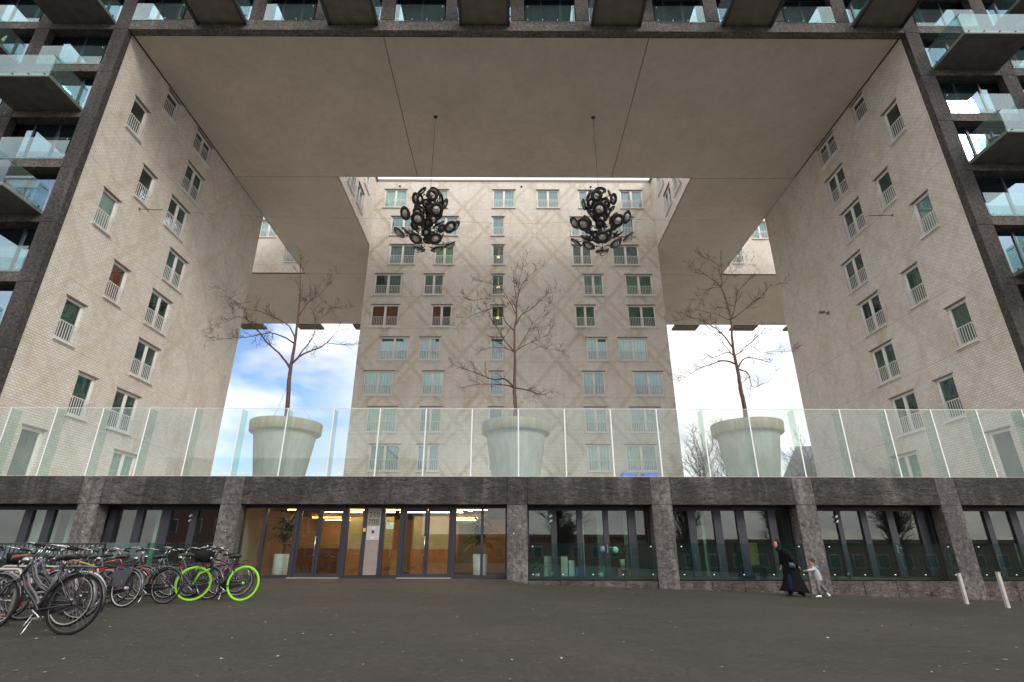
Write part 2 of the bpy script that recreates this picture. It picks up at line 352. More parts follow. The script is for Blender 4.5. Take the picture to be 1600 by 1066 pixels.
# ---- windows: local x along the wall, y into the wall, z up (0 = top of the lintel)
RV = .14
win_cache = {}
def win_meshes(wd, hd, dbl, rail):
    key = (round(wd, 2), round(hd, 2), dbl, rail)
    if key in win_cache: return win_cache[key]
    t = .075; y0, y1 = RV-.05, RV+.02
    f = MB()
    f.box(0, t, y0, y1, -hd, 0); f.box(wd-t, wd, y0, y1, -hd, 0); f.box(t, wd-t, y0, y1, -t, 0); f.box(t, wd-t, y0, y1, -hd, -hd+t*1.2)
    panes = []
    def leaf(a, b):      # the sash
        s = .045; f.box(a, a+s, y0+.015, y1+.012, -hd+t*1.2, -t); f.box(b-s, b, y0+.015, y1+.012, -hd+t*1.2, -t)
        f.box(a+s, b-s, y0+.015, y1+.012, -t-s, -t); f.box(a+s, b-s, y0+.015, y1+.012, -hd+t*1.2, -hd+t*1.2+s)
        p = MB(); p.box(a+s, b-s, y1-.012, y1-.002, -hd+t*1.2+s, -t-s); panes.append(p.mesh('pane', PANE))
    if dbl:
        mid = wd/2; f.box(mid-.06, mid+.06, y0-.01, y1, -hd+t*1.2, -t); leaf(t, mid-.06); leaf(mid+.06, wd-t)
    else: leaf(t, wd-t)
    fm = f.mesh('window', WHITE)
    l = MB(); l.box(-.09, wd+.09, -.05, RV-.05, .0, .055); lm = l.mesh('lintel', LINTEL)
    s = MB(); s.box(-.07, wd+.07, -.12, RV-.052, -hd-.06, -hd-.001); sm_ = s.mesh('sill', WHITE)
    r = MB()
    if rail:
        rh = .86; zb = -hd+.06; zt_ = zb+rh
        r.box(-.05, wd+.05, -.095, -.065, zt_-.035, zt_); r.box(-.03, wd+.03, -.09, -.07, zb, zb+.03)
        n = max(6, int(wd/.14))
        for i in range(n+1):
            x = wd*i/n; r.box(x-.016, x+.016, -.088, -.072, zb+.03, zt_-.035)
        for x in (-.045, wd+.02):
            r.box(x, x+.025, -.066, .0, zt_-.09, zt_-.04); r.box(x, x+.025, -.072, 0, zb, zb+.05)
        rm = r.mesh('railing', RAILM)
    else: rm = None
    ro = MB(); d = 1.1; y = RV+.025
    ro.quad((0,y,-hd),(0,y+d,-hd),(0,y+d,0),(0,y,0)); ro.quad((wd,y,0),(wd,y+d,0),(wd,y+d,-hd),(wd,y,-hd))
    ro.quad((0,y,0),(0,y+d,0),(wd,y+d,0),(wd,y,0)); ro.quad((0,y,-hd),(wd,y,-hd),(wd,y+d,-hd),(0,y+d,-hd)); ro.quad((0,y+d,-hd),(wd,y+d,-hd),(wd,y+d,0),(0,y+d,0))
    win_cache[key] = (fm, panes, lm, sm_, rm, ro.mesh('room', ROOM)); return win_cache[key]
cur_cache = {}
def curtain(wd, hd, c, x0, x1, z0=None, y=.24, vee=False):
    key = (round(wd,2), round(hd,2), c, round(x0,2), round(x1,2), z0, vee)
    if key not in cur_cache:
        m_ = MB(); n = max(4, int((x1-x0)/.11)); top = -.05; bot = (-hd+.03) if z0 is None else z0
        vs_ = []; 
        for i in range(n+1):
            x = x0+(x1-x0)*i/n; yy = y + .025*math.sin(i*2.2) + .012*math.sin(i*5.1)
            b_ = bot
            if vee: u = 2*i/n-1; b_ = bot + (abs(u)) * (-bot+top)*.75
            vs_ += [(x, yy, b_), (x, yy, top), (x, yy+.015, top), (x, yy+.015, b_)]
        fs = [(i*4, i*4+4, i*4+5, i*4+1) for i in range(n)] + [(i*4+3, i*4+2, i*4+6, i*4+7) for i in range(n)]
        m_.add(vs_, fs, True); cur_cache[key] = m_.mesh('curtain', CUR[c])
    return cur_cache[key]
wrng = random.Random(5)
def window(x, y, z, wd, hd, dbl, cur, rz=0., rail=True, lamp=False, label=None, tilt=None):
    fm, panes, lm, sm_, rm, ro = win_meshes(wd, hd, dbl, rail)
    o = link('window', fm, B, Vector((x, y, z)) - B.location, rz)
    for i, p in enumerate(panes):
        q = link('pane', p, o)
        if tilt == i: q.rotation_euler = (math.radians(3.2), 0, math.radians(2)); q.location.y = .02
    link('lintel', lm, o)
    if rail: link('sill', sm_, o)
    if rm: link('railing', rm, o)
    link('room', ro, o)
    halves = cur if isinstance(cur, (list, tuple)) else [cur, cur]
    rng = wrng
    if not dbl: halves = [halves[0]]; spans = [(.03, wd-.03)]
    else: spans = [(.03, wd/2-.01), (wd/2+.01, wd-.03)]
    for h, (a, b) in zip(halves, spans):
        if h == 'v': link('curtain', curtain(wd, hd, 'g', a, b, -hd*.72, vee=True), o); continue
        if h == 'd':
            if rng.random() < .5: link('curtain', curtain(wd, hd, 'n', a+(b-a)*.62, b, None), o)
            continue
        if h == 'p': link('curtain', curtain(wd, hd, 'b', a, b, None), o); continue
        link('curtain', curtain(wd, hd, h, a, b, None), o)
    if lamp:
        m_ = MB(); m_.box(wd*.40, wd*.66, .5, .62, -hd*.52, -hd*.43); m_.tube([(wd*.53, .56, -hd*.43), (wd*.53, .56, -.02)], .008, 4)
        obj('lamp', m_, LAMPY, o)
    if label: o['label'] = label
    return o

def wall(name, mat, u0, u1, z0, z1, holes, loc, rz, parent=B):
    """brick wall sheet in local x-z with openings and reveals; holes = (x0, x1, z0, z1)"""
    m_ = MB(); X = sorted({u0, u1, *[h[0] for h in holes], *[h[1] for h in holes]}); Z = sorted({z0, z1, *[h[2] for h in holes], *[h[3] for h in holes]})
    X = [x for x in X if u0 <= x <= u1]; Z = [z for z in Z if z0 <= z <= z1]
    for j in range(len(Z)-1):
        i = 0
        while i < len(X)-1:
            cz = (Z[j]+Z[j+1])/2
            def solid(k): cx = (X[k]+X[k+1])/2; return not any(h[0] < cx < h[1] and h[2] < cz < h[3] for h in holes)
            if not solid(i): i += 1; continue
            k = i
            while k < len(X)-1 and solid(k): k += 1
            m_.quad((X[i],0,Z[j]), (X[k],0,Z[j]), (X[k],0,Z[j+1]), (X[i],0,Z[j+1])); i = k
    T = .22
    for a, b, c_, d in holes:
        m_.quad((a,0,c_),(a,0,d),(a,T,d),(a,T,c_)); m_.quad((b,0,d),(b,0,c_),(b,T,c_),(b,T,d))
        m_.quad((a,0,d),(b,0,d),(b,T,d),(a,T,d)); m_.quad((a,0,c_),(a,T,c_),(b,T,c_),(b,0,c_))
    o = link(name, m_.mesh(name, mat), parent); o.location = Vector(loc) - B.location; o.rotation_euler = (0,0,rz); return o

S = 3.168; ZW0 = 9.33
# ---- side walls of the gateway; Y along the wall from 21.87 to 39.4
YB = 39.4; Y0 = 21.87
SW = [(23.47, 5, 1, 'd'), (25.59, 6, 1, 'd'), (28.92, 6, 2, 'd'), (25.47, 4, 1, 'd'), (28.92, 5, 2, 'n'), (23.46, 3, 1, 'b'), (28.30, 4, 2, 'd'), (29.40, 3, 2, 'n'),
      (25.53, 2, 1, 'r'), (28.90, 2, 2, 'd'), (23.46, 1, 1, 'n'), (28.90, 1, 2, 'd'), (25.51, 0, 1, 'n'), (28.30, 0, 2, 'd'), (23.46, -1, 1, 'd'), (29.36, -1, 2, 't')]
def side(left):
    holes = []; wins = []
    for (y, k, n, c_) in SW:
        z = ZW0 + S*k - .02 - (.02 if k == 6 else 0); hd = 2.22 if k > -1 else 2.47
        if k == 6: z = ZS - .14; hd = 1.72
        wd = 1.20 if n == 1 else 1.92
        if left: u = y - Y0
        else: u = (YB - y) - wd
        holes.append((u, u+wd, z-hd-ZT, z-ZT)); wins.append((y, u, z, wd, hd, n, c_))
    if left: loc = (WL, Y0, ZT); rz = PI/2
    else: loc = (WR, YB, ZT); rz = -PI/2
    wall('gateway_wall', BRICK, 0, YB-Y0, 0, ZS-ZT-.001, holes, loc, rz)
    for (y, u, z, wd, hd, n, c_) in wins:
        px, py = (WL, Y0+u) if left else (WR, YB-u)
        if not left and c_ == 'r': c_ = 'n'
        window(px, py, z-.055, wd, hd-.055, n == 2, c_, rz, rail=z > 7, label='window with a red brown curtain' if c_ == 'r' else None)
side(True); side(False)

# ---- central tower front
TX0, TX1, TY = -13.35, 14.02, 44.25
TW = [  # row from the top: (k, [(x, width, curtains)])
 (8, [(-12.43,2.2,'t'),(-7.98,1.84,'t'),(-1.75,2.2,'b'),(2.61,2.2,'b'),(6.72,1.85,'bb'),(10.86,2.2,'bb')]),
 (7, [(-11.54,2.42,'b'),(-7.45,2.42,'b'),(-1.77,1.18,'b*'),(5.83,1.84,'b'),(9.55,2.42,'b')]),
 (6, [(-11.42,2.48,'pn'),(-7.13,1.84,'l'),(-1.72,1.18,'d*'),(5.86,1.84,'n'),(9.67,2.48,'n')]),
 (5, [(-12.51,2.5,'dn'),(-7.97,1.84,'n'),(-1.73,1.18,'d*'),(6.76,1.84,'g'),(10.65,2.5,'g')]),
 (4, [(-12.53,2.5,'r'),(-7.10,1.84,'rd'),(-1.72,1.18,'d*'),(5.87,1.84,'g'),(10.64,2.5,'v')]),
 (3, [(-11.46,2.54,'b'),(-7.98,1.84,'b'),(-1.71,1.18,'b*'),(6.75,1.84,'b'),(9.56,2.54,'t')]),
 (2, [(-12.57,2.54,'t'),(-7.55,1.86,'t'),(-1.77,1.2,'b*'),(6.26,1.9,'tb'),(10.64,2.54,'b')]),
 (1, [(-11.99,2.54,'t'),(-7.57,1.86,'b'),(-1.79,1.2,'b*'),(6.25,1.9,'b'),(10.10,2.54,'n')]),
 (0, [(-11.47,2.54,'b'),(-7.57,1.86,'b'),(-1.76,1.2,'n'),(6.31,1.9,'t'),(9.48,2.54,'tn')])]
holes = []; wins = []
for k, ws in TW:
    z = ZW0 + S*k + .02
    for x, wd, c_ in ws:
        holes.append((x-TX0, x-TX0+wd, z-2.22-ZT, z-ZT)); wins.append((x, z, wd, c_, k))
for x, wd in ((-7.6, 1.86), (6.3, 1.9), (9.6, 2.5), (-11.5, 2.5)):      # terrace level doors
    z = ZW0 - S; holes.append((x-TX0, x-TX0+wd, z-2.4-ZT, z-ZT)); wins.append((x, z, wd, 'b', -1))
wall('tower_wall', BRICK_D, 0, TX1-TX0, 0, ZR-ZT, holes, (TX0, TY, ZT), 0)
for x, z, wd, c_, k in wins:
    lamp = c_.endswith('*'); c_ = c_.strip('*'); dbl = wd > 1.5
    cu = list(c_) if len(c_) == 2 else c_
    tl = None
    if (k, round(x, 1)) in ((8, 6.7), (7, 9.6)): tl = 1
    if (k, round(x, 1)) == (8, 10.9): tl = 0
    window(x, TY, z-.055, wd, (2.22 if k >= 0 else 2.4)-.055, dbl, cu, 0, lamp=lamp, tilt=tl, label='window with red brown curtains' if c_[0] == 'r' else None)
# tower flanks and back
YBK = 62.6
for nm, x, rz, y in (('tower_flank', TX0, -PI/2, YBK), ('tower_flank', TX1, PI/2, TY)):
    wall(nm, BRICK_D, 0, YBK-TY, 0, ZS-ZT, [], (x, y, ZT), rz)
wall('rear_wall', BRICK, 0, TX1-TX0, 0, ZR-ZT, [], (TX1, YBK, ZT), PI)
# ---- courtyard walls above the soffit, facing each other
for left in (True, False):
    u0 = 34.15; ln = TY-u0; holes = []; ws = []
    for k in (6.05, 7, 8):
        for y in (35.6 if k != 7 else 36.3, 40.4 if k != 7 else 39.0):
            z = ZW0+S*k; wd = 1.85; u = (y-u0) if left else (TY-y-wd)
            if k < 6.5: continue
            holes.append((u, u+wd, z-2.22-ZS, z-ZS)); ws.append((u, z, wd))
    loc = (TX0, u0, ZS) if left else (TX1, TY, ZS); rz = PI/2 if left else -PI/2
    wall('courtyard_wall', BRICK, 0, ln, 0, ZR-ZS, holes, loc, rz)
    for u, z, wd in ws:
        window(loc[0], u0+u if left else TY-u, z-.055, wd, 2.165, True, ['b', 'n'], rz)
# ---- back bar walls facing the street beside the wings
YBF = 49.6
for left in (True, False):
    x0, x1 = (-44, WL) if left else (WR, 44)
    holes = []; ws = []
    for k, xa in ((8, -27.0 if left else 26.0), (8, -32 if left else 31), (6.62, -23.8 if left else 23.4), (7, -33 if left else 31.5), (6.99, -29.4 if left else 28)):
        wd = 1.9 if k != 6.62 else 1.2; z = ZW0 + S*k; 
        if k == 6.62: z = 31.2
        hd = 2.22 if k != 6.62 else 1.75
        holes.append((xa-x0, xa-x0+wd, z-hd-ZS, z-ZS)); ws.append((xa, z, wd, hd))
    holes = [h for h in holes]; 
    wall('back_bar_wall', BRICK, 0, x1-x0, 0, ZR-ZS, holes, (x0, YBF, ZS), 0)
    for xa, z, wd, hd in ws: window(xa, YBF, z-.055, wd, hd-.055, wd > 1.5, ['b', 'b'] if wd > 1.5 else 'n', 0, lamp=(wd < 1.5))
    wall('wing_wall', BRICK, 0, YBF-YB, 0, ZR-ZS, [], (WL, YBF, ZS) if left else (WR, YB, ZS), -PI/2 if left else PI/2)
    wall('rear_bar_wall', BRICK, 0, x1-x0, 0, ZR-ZS, [], (x1, YBK, ZS), PI)
    # outer block that carries the far end of the back bar
    xa, xb = (-58, -44.02) if left else (44.02, 58)
    wall('outer_block_wall', BRICK, 0, xb-xa, 0, ZR-ZT, [], (xa, YBF+.02, ZT), 0)
    wall('outer_block_wall', BRICK, 0, YBK-YBF, 0, ZR-ZT, [], (xb if left else xa, YBF if left else YBK, ZT), PI/2 if left else -PI/2)
    # back of the front towers and the street side blocks
    xo = -40 if left else 40.7
    wall('tower_back_wall', BRICK, 0, abs((WL if left else WR)-xo), 0, ZR-ZT, [], (WL, YB, ZT) if left else (xo, YB, ZT), PI)
# front bar: courtyard side wall, roofs
wall('bar_courtyard_wall', BRICK, 0, TX1-TX0, 0, ZR-ZS, [], (TX1, 34.15, ZS), PI)
def roof(x0, x1, y0, y1, z=ZR, t=.25):
    m_ = MB(); m_.box(x0, x1, y0, y1, z, z+t); bpart('roof', m_, LINTEL)
roof(-40, 40.7, YF+.6, 34.2); roof(-40, TX0+.15, 34.2, YB); roof(TX1-.15, 40.7, 34.2, YB)
roof(WL-.1, TX0+.15, YB, YBF); roof(TX1-.15, WR+.1, YB, YBF); roof(TX0-.05, TX1+.05, TY-.05, YBF); roof(-58, 58, YBF-.03, YBK+.05)

# ---- soffits: rendered panels with open joints between them, a dark backing above
m_ = MB(); m_.box(WL-.2, WR+.2, 22.0, 34.1, ZS+.14, ZS+.18); m_.box(WL+.02, TX0-.1, 34.1, YBK, ZS+.14, ZS+.18); m_.box(TX1+.1, WR-.02, 34.1, YBK, ZS+.14, ZS+.18); m_.box(-44, 44, YBF+.3, YBK-.1, ZS+.19, ZS+.22)
bpart('soffit_backing', m_, DARKROOM)
def panel(x0, x1, y0, y1, z=ZS, t=.12):
    m_ = MB(); m_.box(x0, x1, y0, y1, z, z+t); bpart('soffit_panel', m_, SOFFIT)
j = .022
xj = [WL+.07, -7.2, 7.83, WR-.07]
for i in range(3): panel(xj[i]+j, xj[i+1]-j, 21.96, 34.15-j)
for a, b in ((WL+.07, TX0), (TX1, WR-.07)):
    panel(a, b, 34.15+j, YBF-.01-j)
    panel(a+(0 if a < 0 else 0), b, YBF+j, YBK)
panel(-43.98, WL+.07-2*j, YBF, YBK); panel(WR-.07+2*j, 43.98, YBF, YBK)
# balcony slabs that stick out at the far side of the back bar
for xa in (-34.6, -27.2, -20.0, -14.9, 14.9, 21.0, 28.5, 35.5):
    m_ = MB(); m_.box(xa, xa+3.1 if abs(xa) != 14.9 else xa+.8, YBK+.32, YBK+2.0, ZS+.02, ZS+.25); bpart('rear_balcony', m_, SLABC)

# ---- dark stone frame of the front
CW = .78
colx = [-21.68] + [-21.68 + 3.675*i for i in range(1, 12)] + [22.42]
towL = [-21.68, -25.98, -30.28, -34.58, -38.88]; towR = [22.42, 26.78, 31.1, 35.4, 39.7]
joints = [ZT] + [9.0 - S + .015] + [9.0 + S*i - .02*i*0 for i in range(0, 7)]
joints = [3.65, 5.83] + [9.0+3.162*i for i in range(0, 7)] + [31.14, 34.3, ZR+.1]
bd = .38
def cmesh(h):
    m_ = MB(); m_.bbox(-CW/2, CW/2, 0, bd, .006, h-.006, .012); return m_.mesh('column_block', STONE_UP)
blk = {}
for cols in (towL, towR):
    for x in cols:
        for a, b in zip(joints[:-1], joints[1:]):
            h = round(b-a, 3)
            if h not in blk: blk[h] = cmesh(h)
            link('column_block', blk[h], B, Vector((x, YF, a))-B.location)
for x in colx[1:-1]:
    for a, b in zip(joints[-4:-1], joints[-3:]):
        a2 = a if a > 28.5 else 28.79
        h = round(b-a2, 3)
        if h not in blk: blk[h] = cmesh(h)
        link('column_block', blk[h], B, Vector((x, YF, a2))-B.location)
# beams between the columns
def beam(x0, x1, z, h, mat=STONE_BEAM_UP, y0=YF+.012, y1=YF+bd+.0):
    m_ = MB(); m_.bbox(0, x1-x0, 0, y1-y0, 0, h, .01); bpart('beam', m_, mat, loc=(x0, y0, z))
for cols in (towL, towR):
    xs_ = sorted(cols)
    for a, b in zip(xs_[:-1], xs_[1:]):
        for z in joints[1:-1]: beam(a+CW/2+.004, b-CW/2-.004, z, .6)
z0 = 27.98
allc = colx
for a, b in zip(allc[:-1], allc[1:]):
    beam(a+CW/2+.004 if a == allc[0] else a+.004, b-CW/2-.004 if b == allc[-1] else b-.004, z0, .8)
    for z in (31.14, 34.3): beam(a+CW/2+.004, b-CW/2-.004, z, .6)
# reveal lining behind the frame (stone returns towards the brick)
m_ = MB(); m_.box(WL-.35, WL-.005, YF+bd+.002, YF+bd+.06, 4, ZS); m_.box(WR+.005, WR+.35, YF+bd+.002, YF+bd+.06, 4, ZS); bpart('reveal_lining', m_, DARKROOM)

# ---- loggia glazing behind the frame
GY = YF + .47
def glazing(x0, x1, z0, z1, style):
    m_ = MB(); wd = x1-x0; t = .07
    m_.box(0, t, 0, .08, 0, z1-z0); m_.box(wd-t, wd, 0, .08, 0, z1-z0); m_.box(t, wd-t, 0, .08, 0, t); m_.box(t, wd-t, 0, .08, z1-z0-t, z1-z0)
    cuts = {0: (.36, .70), 1: (.5,), 2: (.3, .62)}[style]
    for c_ in cuts: m_.box(wd*c_-.055, wd*c_+.055, -.02, .1, t, z1-z0-t)
    o = bpart('loggia_window', m_, DARKF, loc=(x0, GY, z0))
    e = [t] + [wd*c_ for c_ in cuts] + [wd-t]
    for i in range(len(e)-1):
        p = MB(); p.box(e[i]+(.055 if i else 0), e[i+1]-(.055 if i < len(e)-2 else 0), .03, .045, t, z1-z0-t); obj('pane', p, PANE_UP, o)
    r = MB(); d = 2.0; h = z1-z0
    r.quad((0,.1,0),(0,d,0),(0,d,h),(0,.1,h)); r.quad((wd,.1,h),(wd,d,h),(wd,d,0),(wd,.1,0)); r.quad((0,.1,h),(0,d,h),(wd,d,h),(wd,.1,h)); r.quad((0,.1,0),(wd,.1,0),(wd,d,0),(0,d,0)); r.quad((0,d,0),(wd,d,0),(wd,d,h),(0,d,h))
    obj('room', r, ROOM, o)
    q = wrng.random()
    if q < .75:
        cN = wrng.choice(['n', 'n', 'g', 'b', 't', 'd']); a = .1+wrng.random()*.3; ln = .5+wrng.random()*.9
        cm = MB(); n = 10
        for i in range(n): pass
        vs_ = []
        for i in range(n+1):
            x = a+ln*i/n; y = .3+.03*math.sin(i*2.4); vs_ += [(x,y,.08),(x,y,h-.08),(x,y+.015,h-.08),(x,y+.015,.08)]
        cm.add(vs_, [(i*4, i*4+4, i*4+5, i*4+1) for i in range(n)] + [(i*4+3, i*4+2, i*4+6, i*4+7) for i in range(n)], True)
        obj('curtain', cm, CUR[cN], o)
def bolts(mb_, xs_, z, y, r=.03): 
    for x in xs_: mb_.lathe([(0,-.03),(r*.8,-.03),(r,-.015),(r,.0),(r*.5,.002),(r*.5,.07)], 10, (x, y, z), Matrix.Rotation(-PI/2, 3, 'X'))
def balustrade(x0, x1, z0, z1, y, mat=BALU, name='balustrade', nb=4, parent=B):
    m_ = MB(); m_.box(0, x1-x0, -.014, 0, 0, z1-z0); o = bpart(name, m_, mat, loc=(x0, y, z0))
    b_ = MB(); wd = x1-x0
    bolts(b_, [.15+(wd-.3)*i/(nb-1) for i in range(nb)], .16, -.002); bolts(b_, [.15, wd-.15], z1-z0-.12, -.002)
    stuff(obj('fixing', b_, STEEL, o)); return o
def balcony(x0, x1, z, depth=2.15, dark=False):
    t = .2; wd = x1-x0
    m_ = MB(); m_.bbox(0, wd, -depth, -.002, 0, t, .012); o = bpart('balcony', m_, SLABC, loc=(x0, YF, z))
    e = MB(); e.box(.02, wd-.02, -depth-.012, -depth+.004, .015, t-.01); obj('slab_edge', e, SLABE, o)
    if dark:
        for ea, eb in ((.002, .16), (wd-.16, wd-.002)): d_ = MB(); d_.box(ea, eb, -depth+.01, -.003, -.10, -.002); obj('edge_beam', d_, SLABD, o)
    else:
        for ea, eb in ((-.014, -.001), (wd+.001, wd+.014)): d_ = MB(); d_.box(ea, eb, -depth+.02, -.003, .02, t-.02); obj('side_edge', d_, SLABE, o)
    for (a, b, c_, d2) in ((-.03, wd+.03, -depth-.05, -depth-.036), (-.045, -.031, -depth-.03, -.1), (wd+.031, wd+.045, -depth-.03, -.1)):
        g = MB(); g.box(a, b, c_, d2, .04, 1.36); obj('glass_panel', g, BALU, o)
    f = MB(); bolts(f, [.2+(wd-.4)*i/4 for i in range(5)], .13, -depth-.052, .035)
    for x in (-.02, wd+.02):
        for yy in (-depth+.0, -.35):
            f.box(x-.03, x+.03, yy, yy+.03, 1.22, 1.26); f.box(x-.02, x+.02, yy-.15, yy+.22, 1.235, 1.25)
            f.box(x-.03, x+.03, yy, yy+.05, .18, .28)
    stuff(obj('fixing', f, DARKF, o)); return o
balconies = []
for side_, cols in ((0, towL), (1, towR)):
    for bi in range(len(cols)-1):
        a, b = sorted((cols[bi], cols[bi+1])); x0, x1 = a+CW/2, b-CW/2
        for k in range(len(joints)-2):
            zb = joints[k] + (.6 if k else 0)
            z1 = joints[k+1]
            if z1-zb < .6: continue
            glazing(x0-.2, x1+.2, zb-.08, z1-.02, (k+bi) % 3)
            # lining of the recess: floor, ceiling
            m_ = MB(); m_.box(x0-.05, x1+.05, YF+bd+.002, GY-.002, z1-.05, z1+.2); bpart('recess_ceiling', m_, STONE_UP)
            has = ((k - 2 + bi + side_) % 2 == 0) and k >= 1
            if has: balconies.append(((x0+.02, x1-.02), joints[k]+.38, side_, bi, k)); balcony(x0+.02, x1-.02, joints[k]+.38)
            elif k >= 1: balustrade(x0+.03, x1-.03, zb-.12, zb+1.22, YF-.012)
for i, (a, b) in enumerate(zip(colx[:-1], colx[1:])):
    x0, x1 = a+CW/2, b-CW/2
    for kk, (zb, z1) in enumerate(((28.78, 31.14), (31.74, 34.3))):
        glazing(x0-.2, x1+.2, zb-.08, z1-.02, i % 3)
        if (i+kk) % 2 == 1: balcony(x0+.04, x1-.04, zb-.36, dark=True)
        else: balustrade(x0+.05, x1-.05, zb-.12, zb+1.2, YF-.012)
m_ = MB(); m_.box(WL+.0, WR-.0, YF+.3, 21.95, 27.99, 28.15); bpart('beam_underside', m_, STONE_UP)
m_ = MB()
for z in joints[2:]: m_.box(-40, WL-.4, GY+.12, GY+2.3, z+.02, z+.5); m_.box(WR+.4, 40.7, GY+.12, GY+2.3, z+.02, z+.5)
m_.box(WL, WR, GY+.12, GY+2.3, 28.2, 28.68)
bpart('floor_slab', m_, DARKROOM)

# ============================================================ PODIUM
pc = [-27.2, -21.62, -16.08, -10.655, .29, 5.84, 11.37, 16.96, 22.5, 28.05]
HW = .39
for x in pc:
    zb = min(gz(x-.4, YF), gz(x+.4, YF)) - .15
    m_ = MB(); m_.bbox(-HW, HW, 0, .62, zb, 2.598, .014); bpart('podium_column', m_, STONE_COL, loc=(x, YF, 0))
bj = [-32, -27.6, -26.8, -22.0, -21.2, -16.52, -15.7, -11.05, -10.27, -5.66, -4.79, -.1, .68, 5.45, 6.23, 10.98, 11.76, 16.57, 17.35, 22.1, 22.9, 27.6, 28.4, 33]
lightm = {1}
for i in range(len(bj)-1):
    m_ = MB(); m_.bbox(.004, bj[i+1]-bj[i]-.004, 0, .5, 0, 1.04, .012)
    short = bj[i+1]-bj[i] < 1.0
    bpart('podium_beam', m_, STONE_COL if (short and not -8 < bj[i] < 4.9) else STONE_BEAM, loc=(bj[i], YF-.004, 2.605))
m_ = MB(); m_.box(-32, 33, YF+.02, YF+.5, ZT, ZT+.012); m_.box(-32, 33, YF+.5, 22.62, 2.7, ZT+.006); bpart('podium_deck', m_, CONC)
m_ = MB(); m_.box(-32, 33, YF+.5, 32, 2.62, 2.69); bpart('ground_floor_ceiling', m_, P('ceiling_dark', (.10,.095,.09), .9))
m_ = MB(); m_.box(-32, 33, 31.5, 31.7, -1.5, 2.7); m_.box(-32, -31.8, YF+.7, 31.5, -1.5, 2.7); m_.box(32.8, 33, YF+.7, 31.5, -1.5, 2.7)
bpart('ground_floor_back_wall', m_, P('back_wall', (.12,.125,.12), .9))
m_ = MB(); m_.box(-32, 33, 22.35, 31.5, -.14, -.06); bpart('ground_floor_slab', m_, P('interior_floor', (.16,.12,.09), .35))

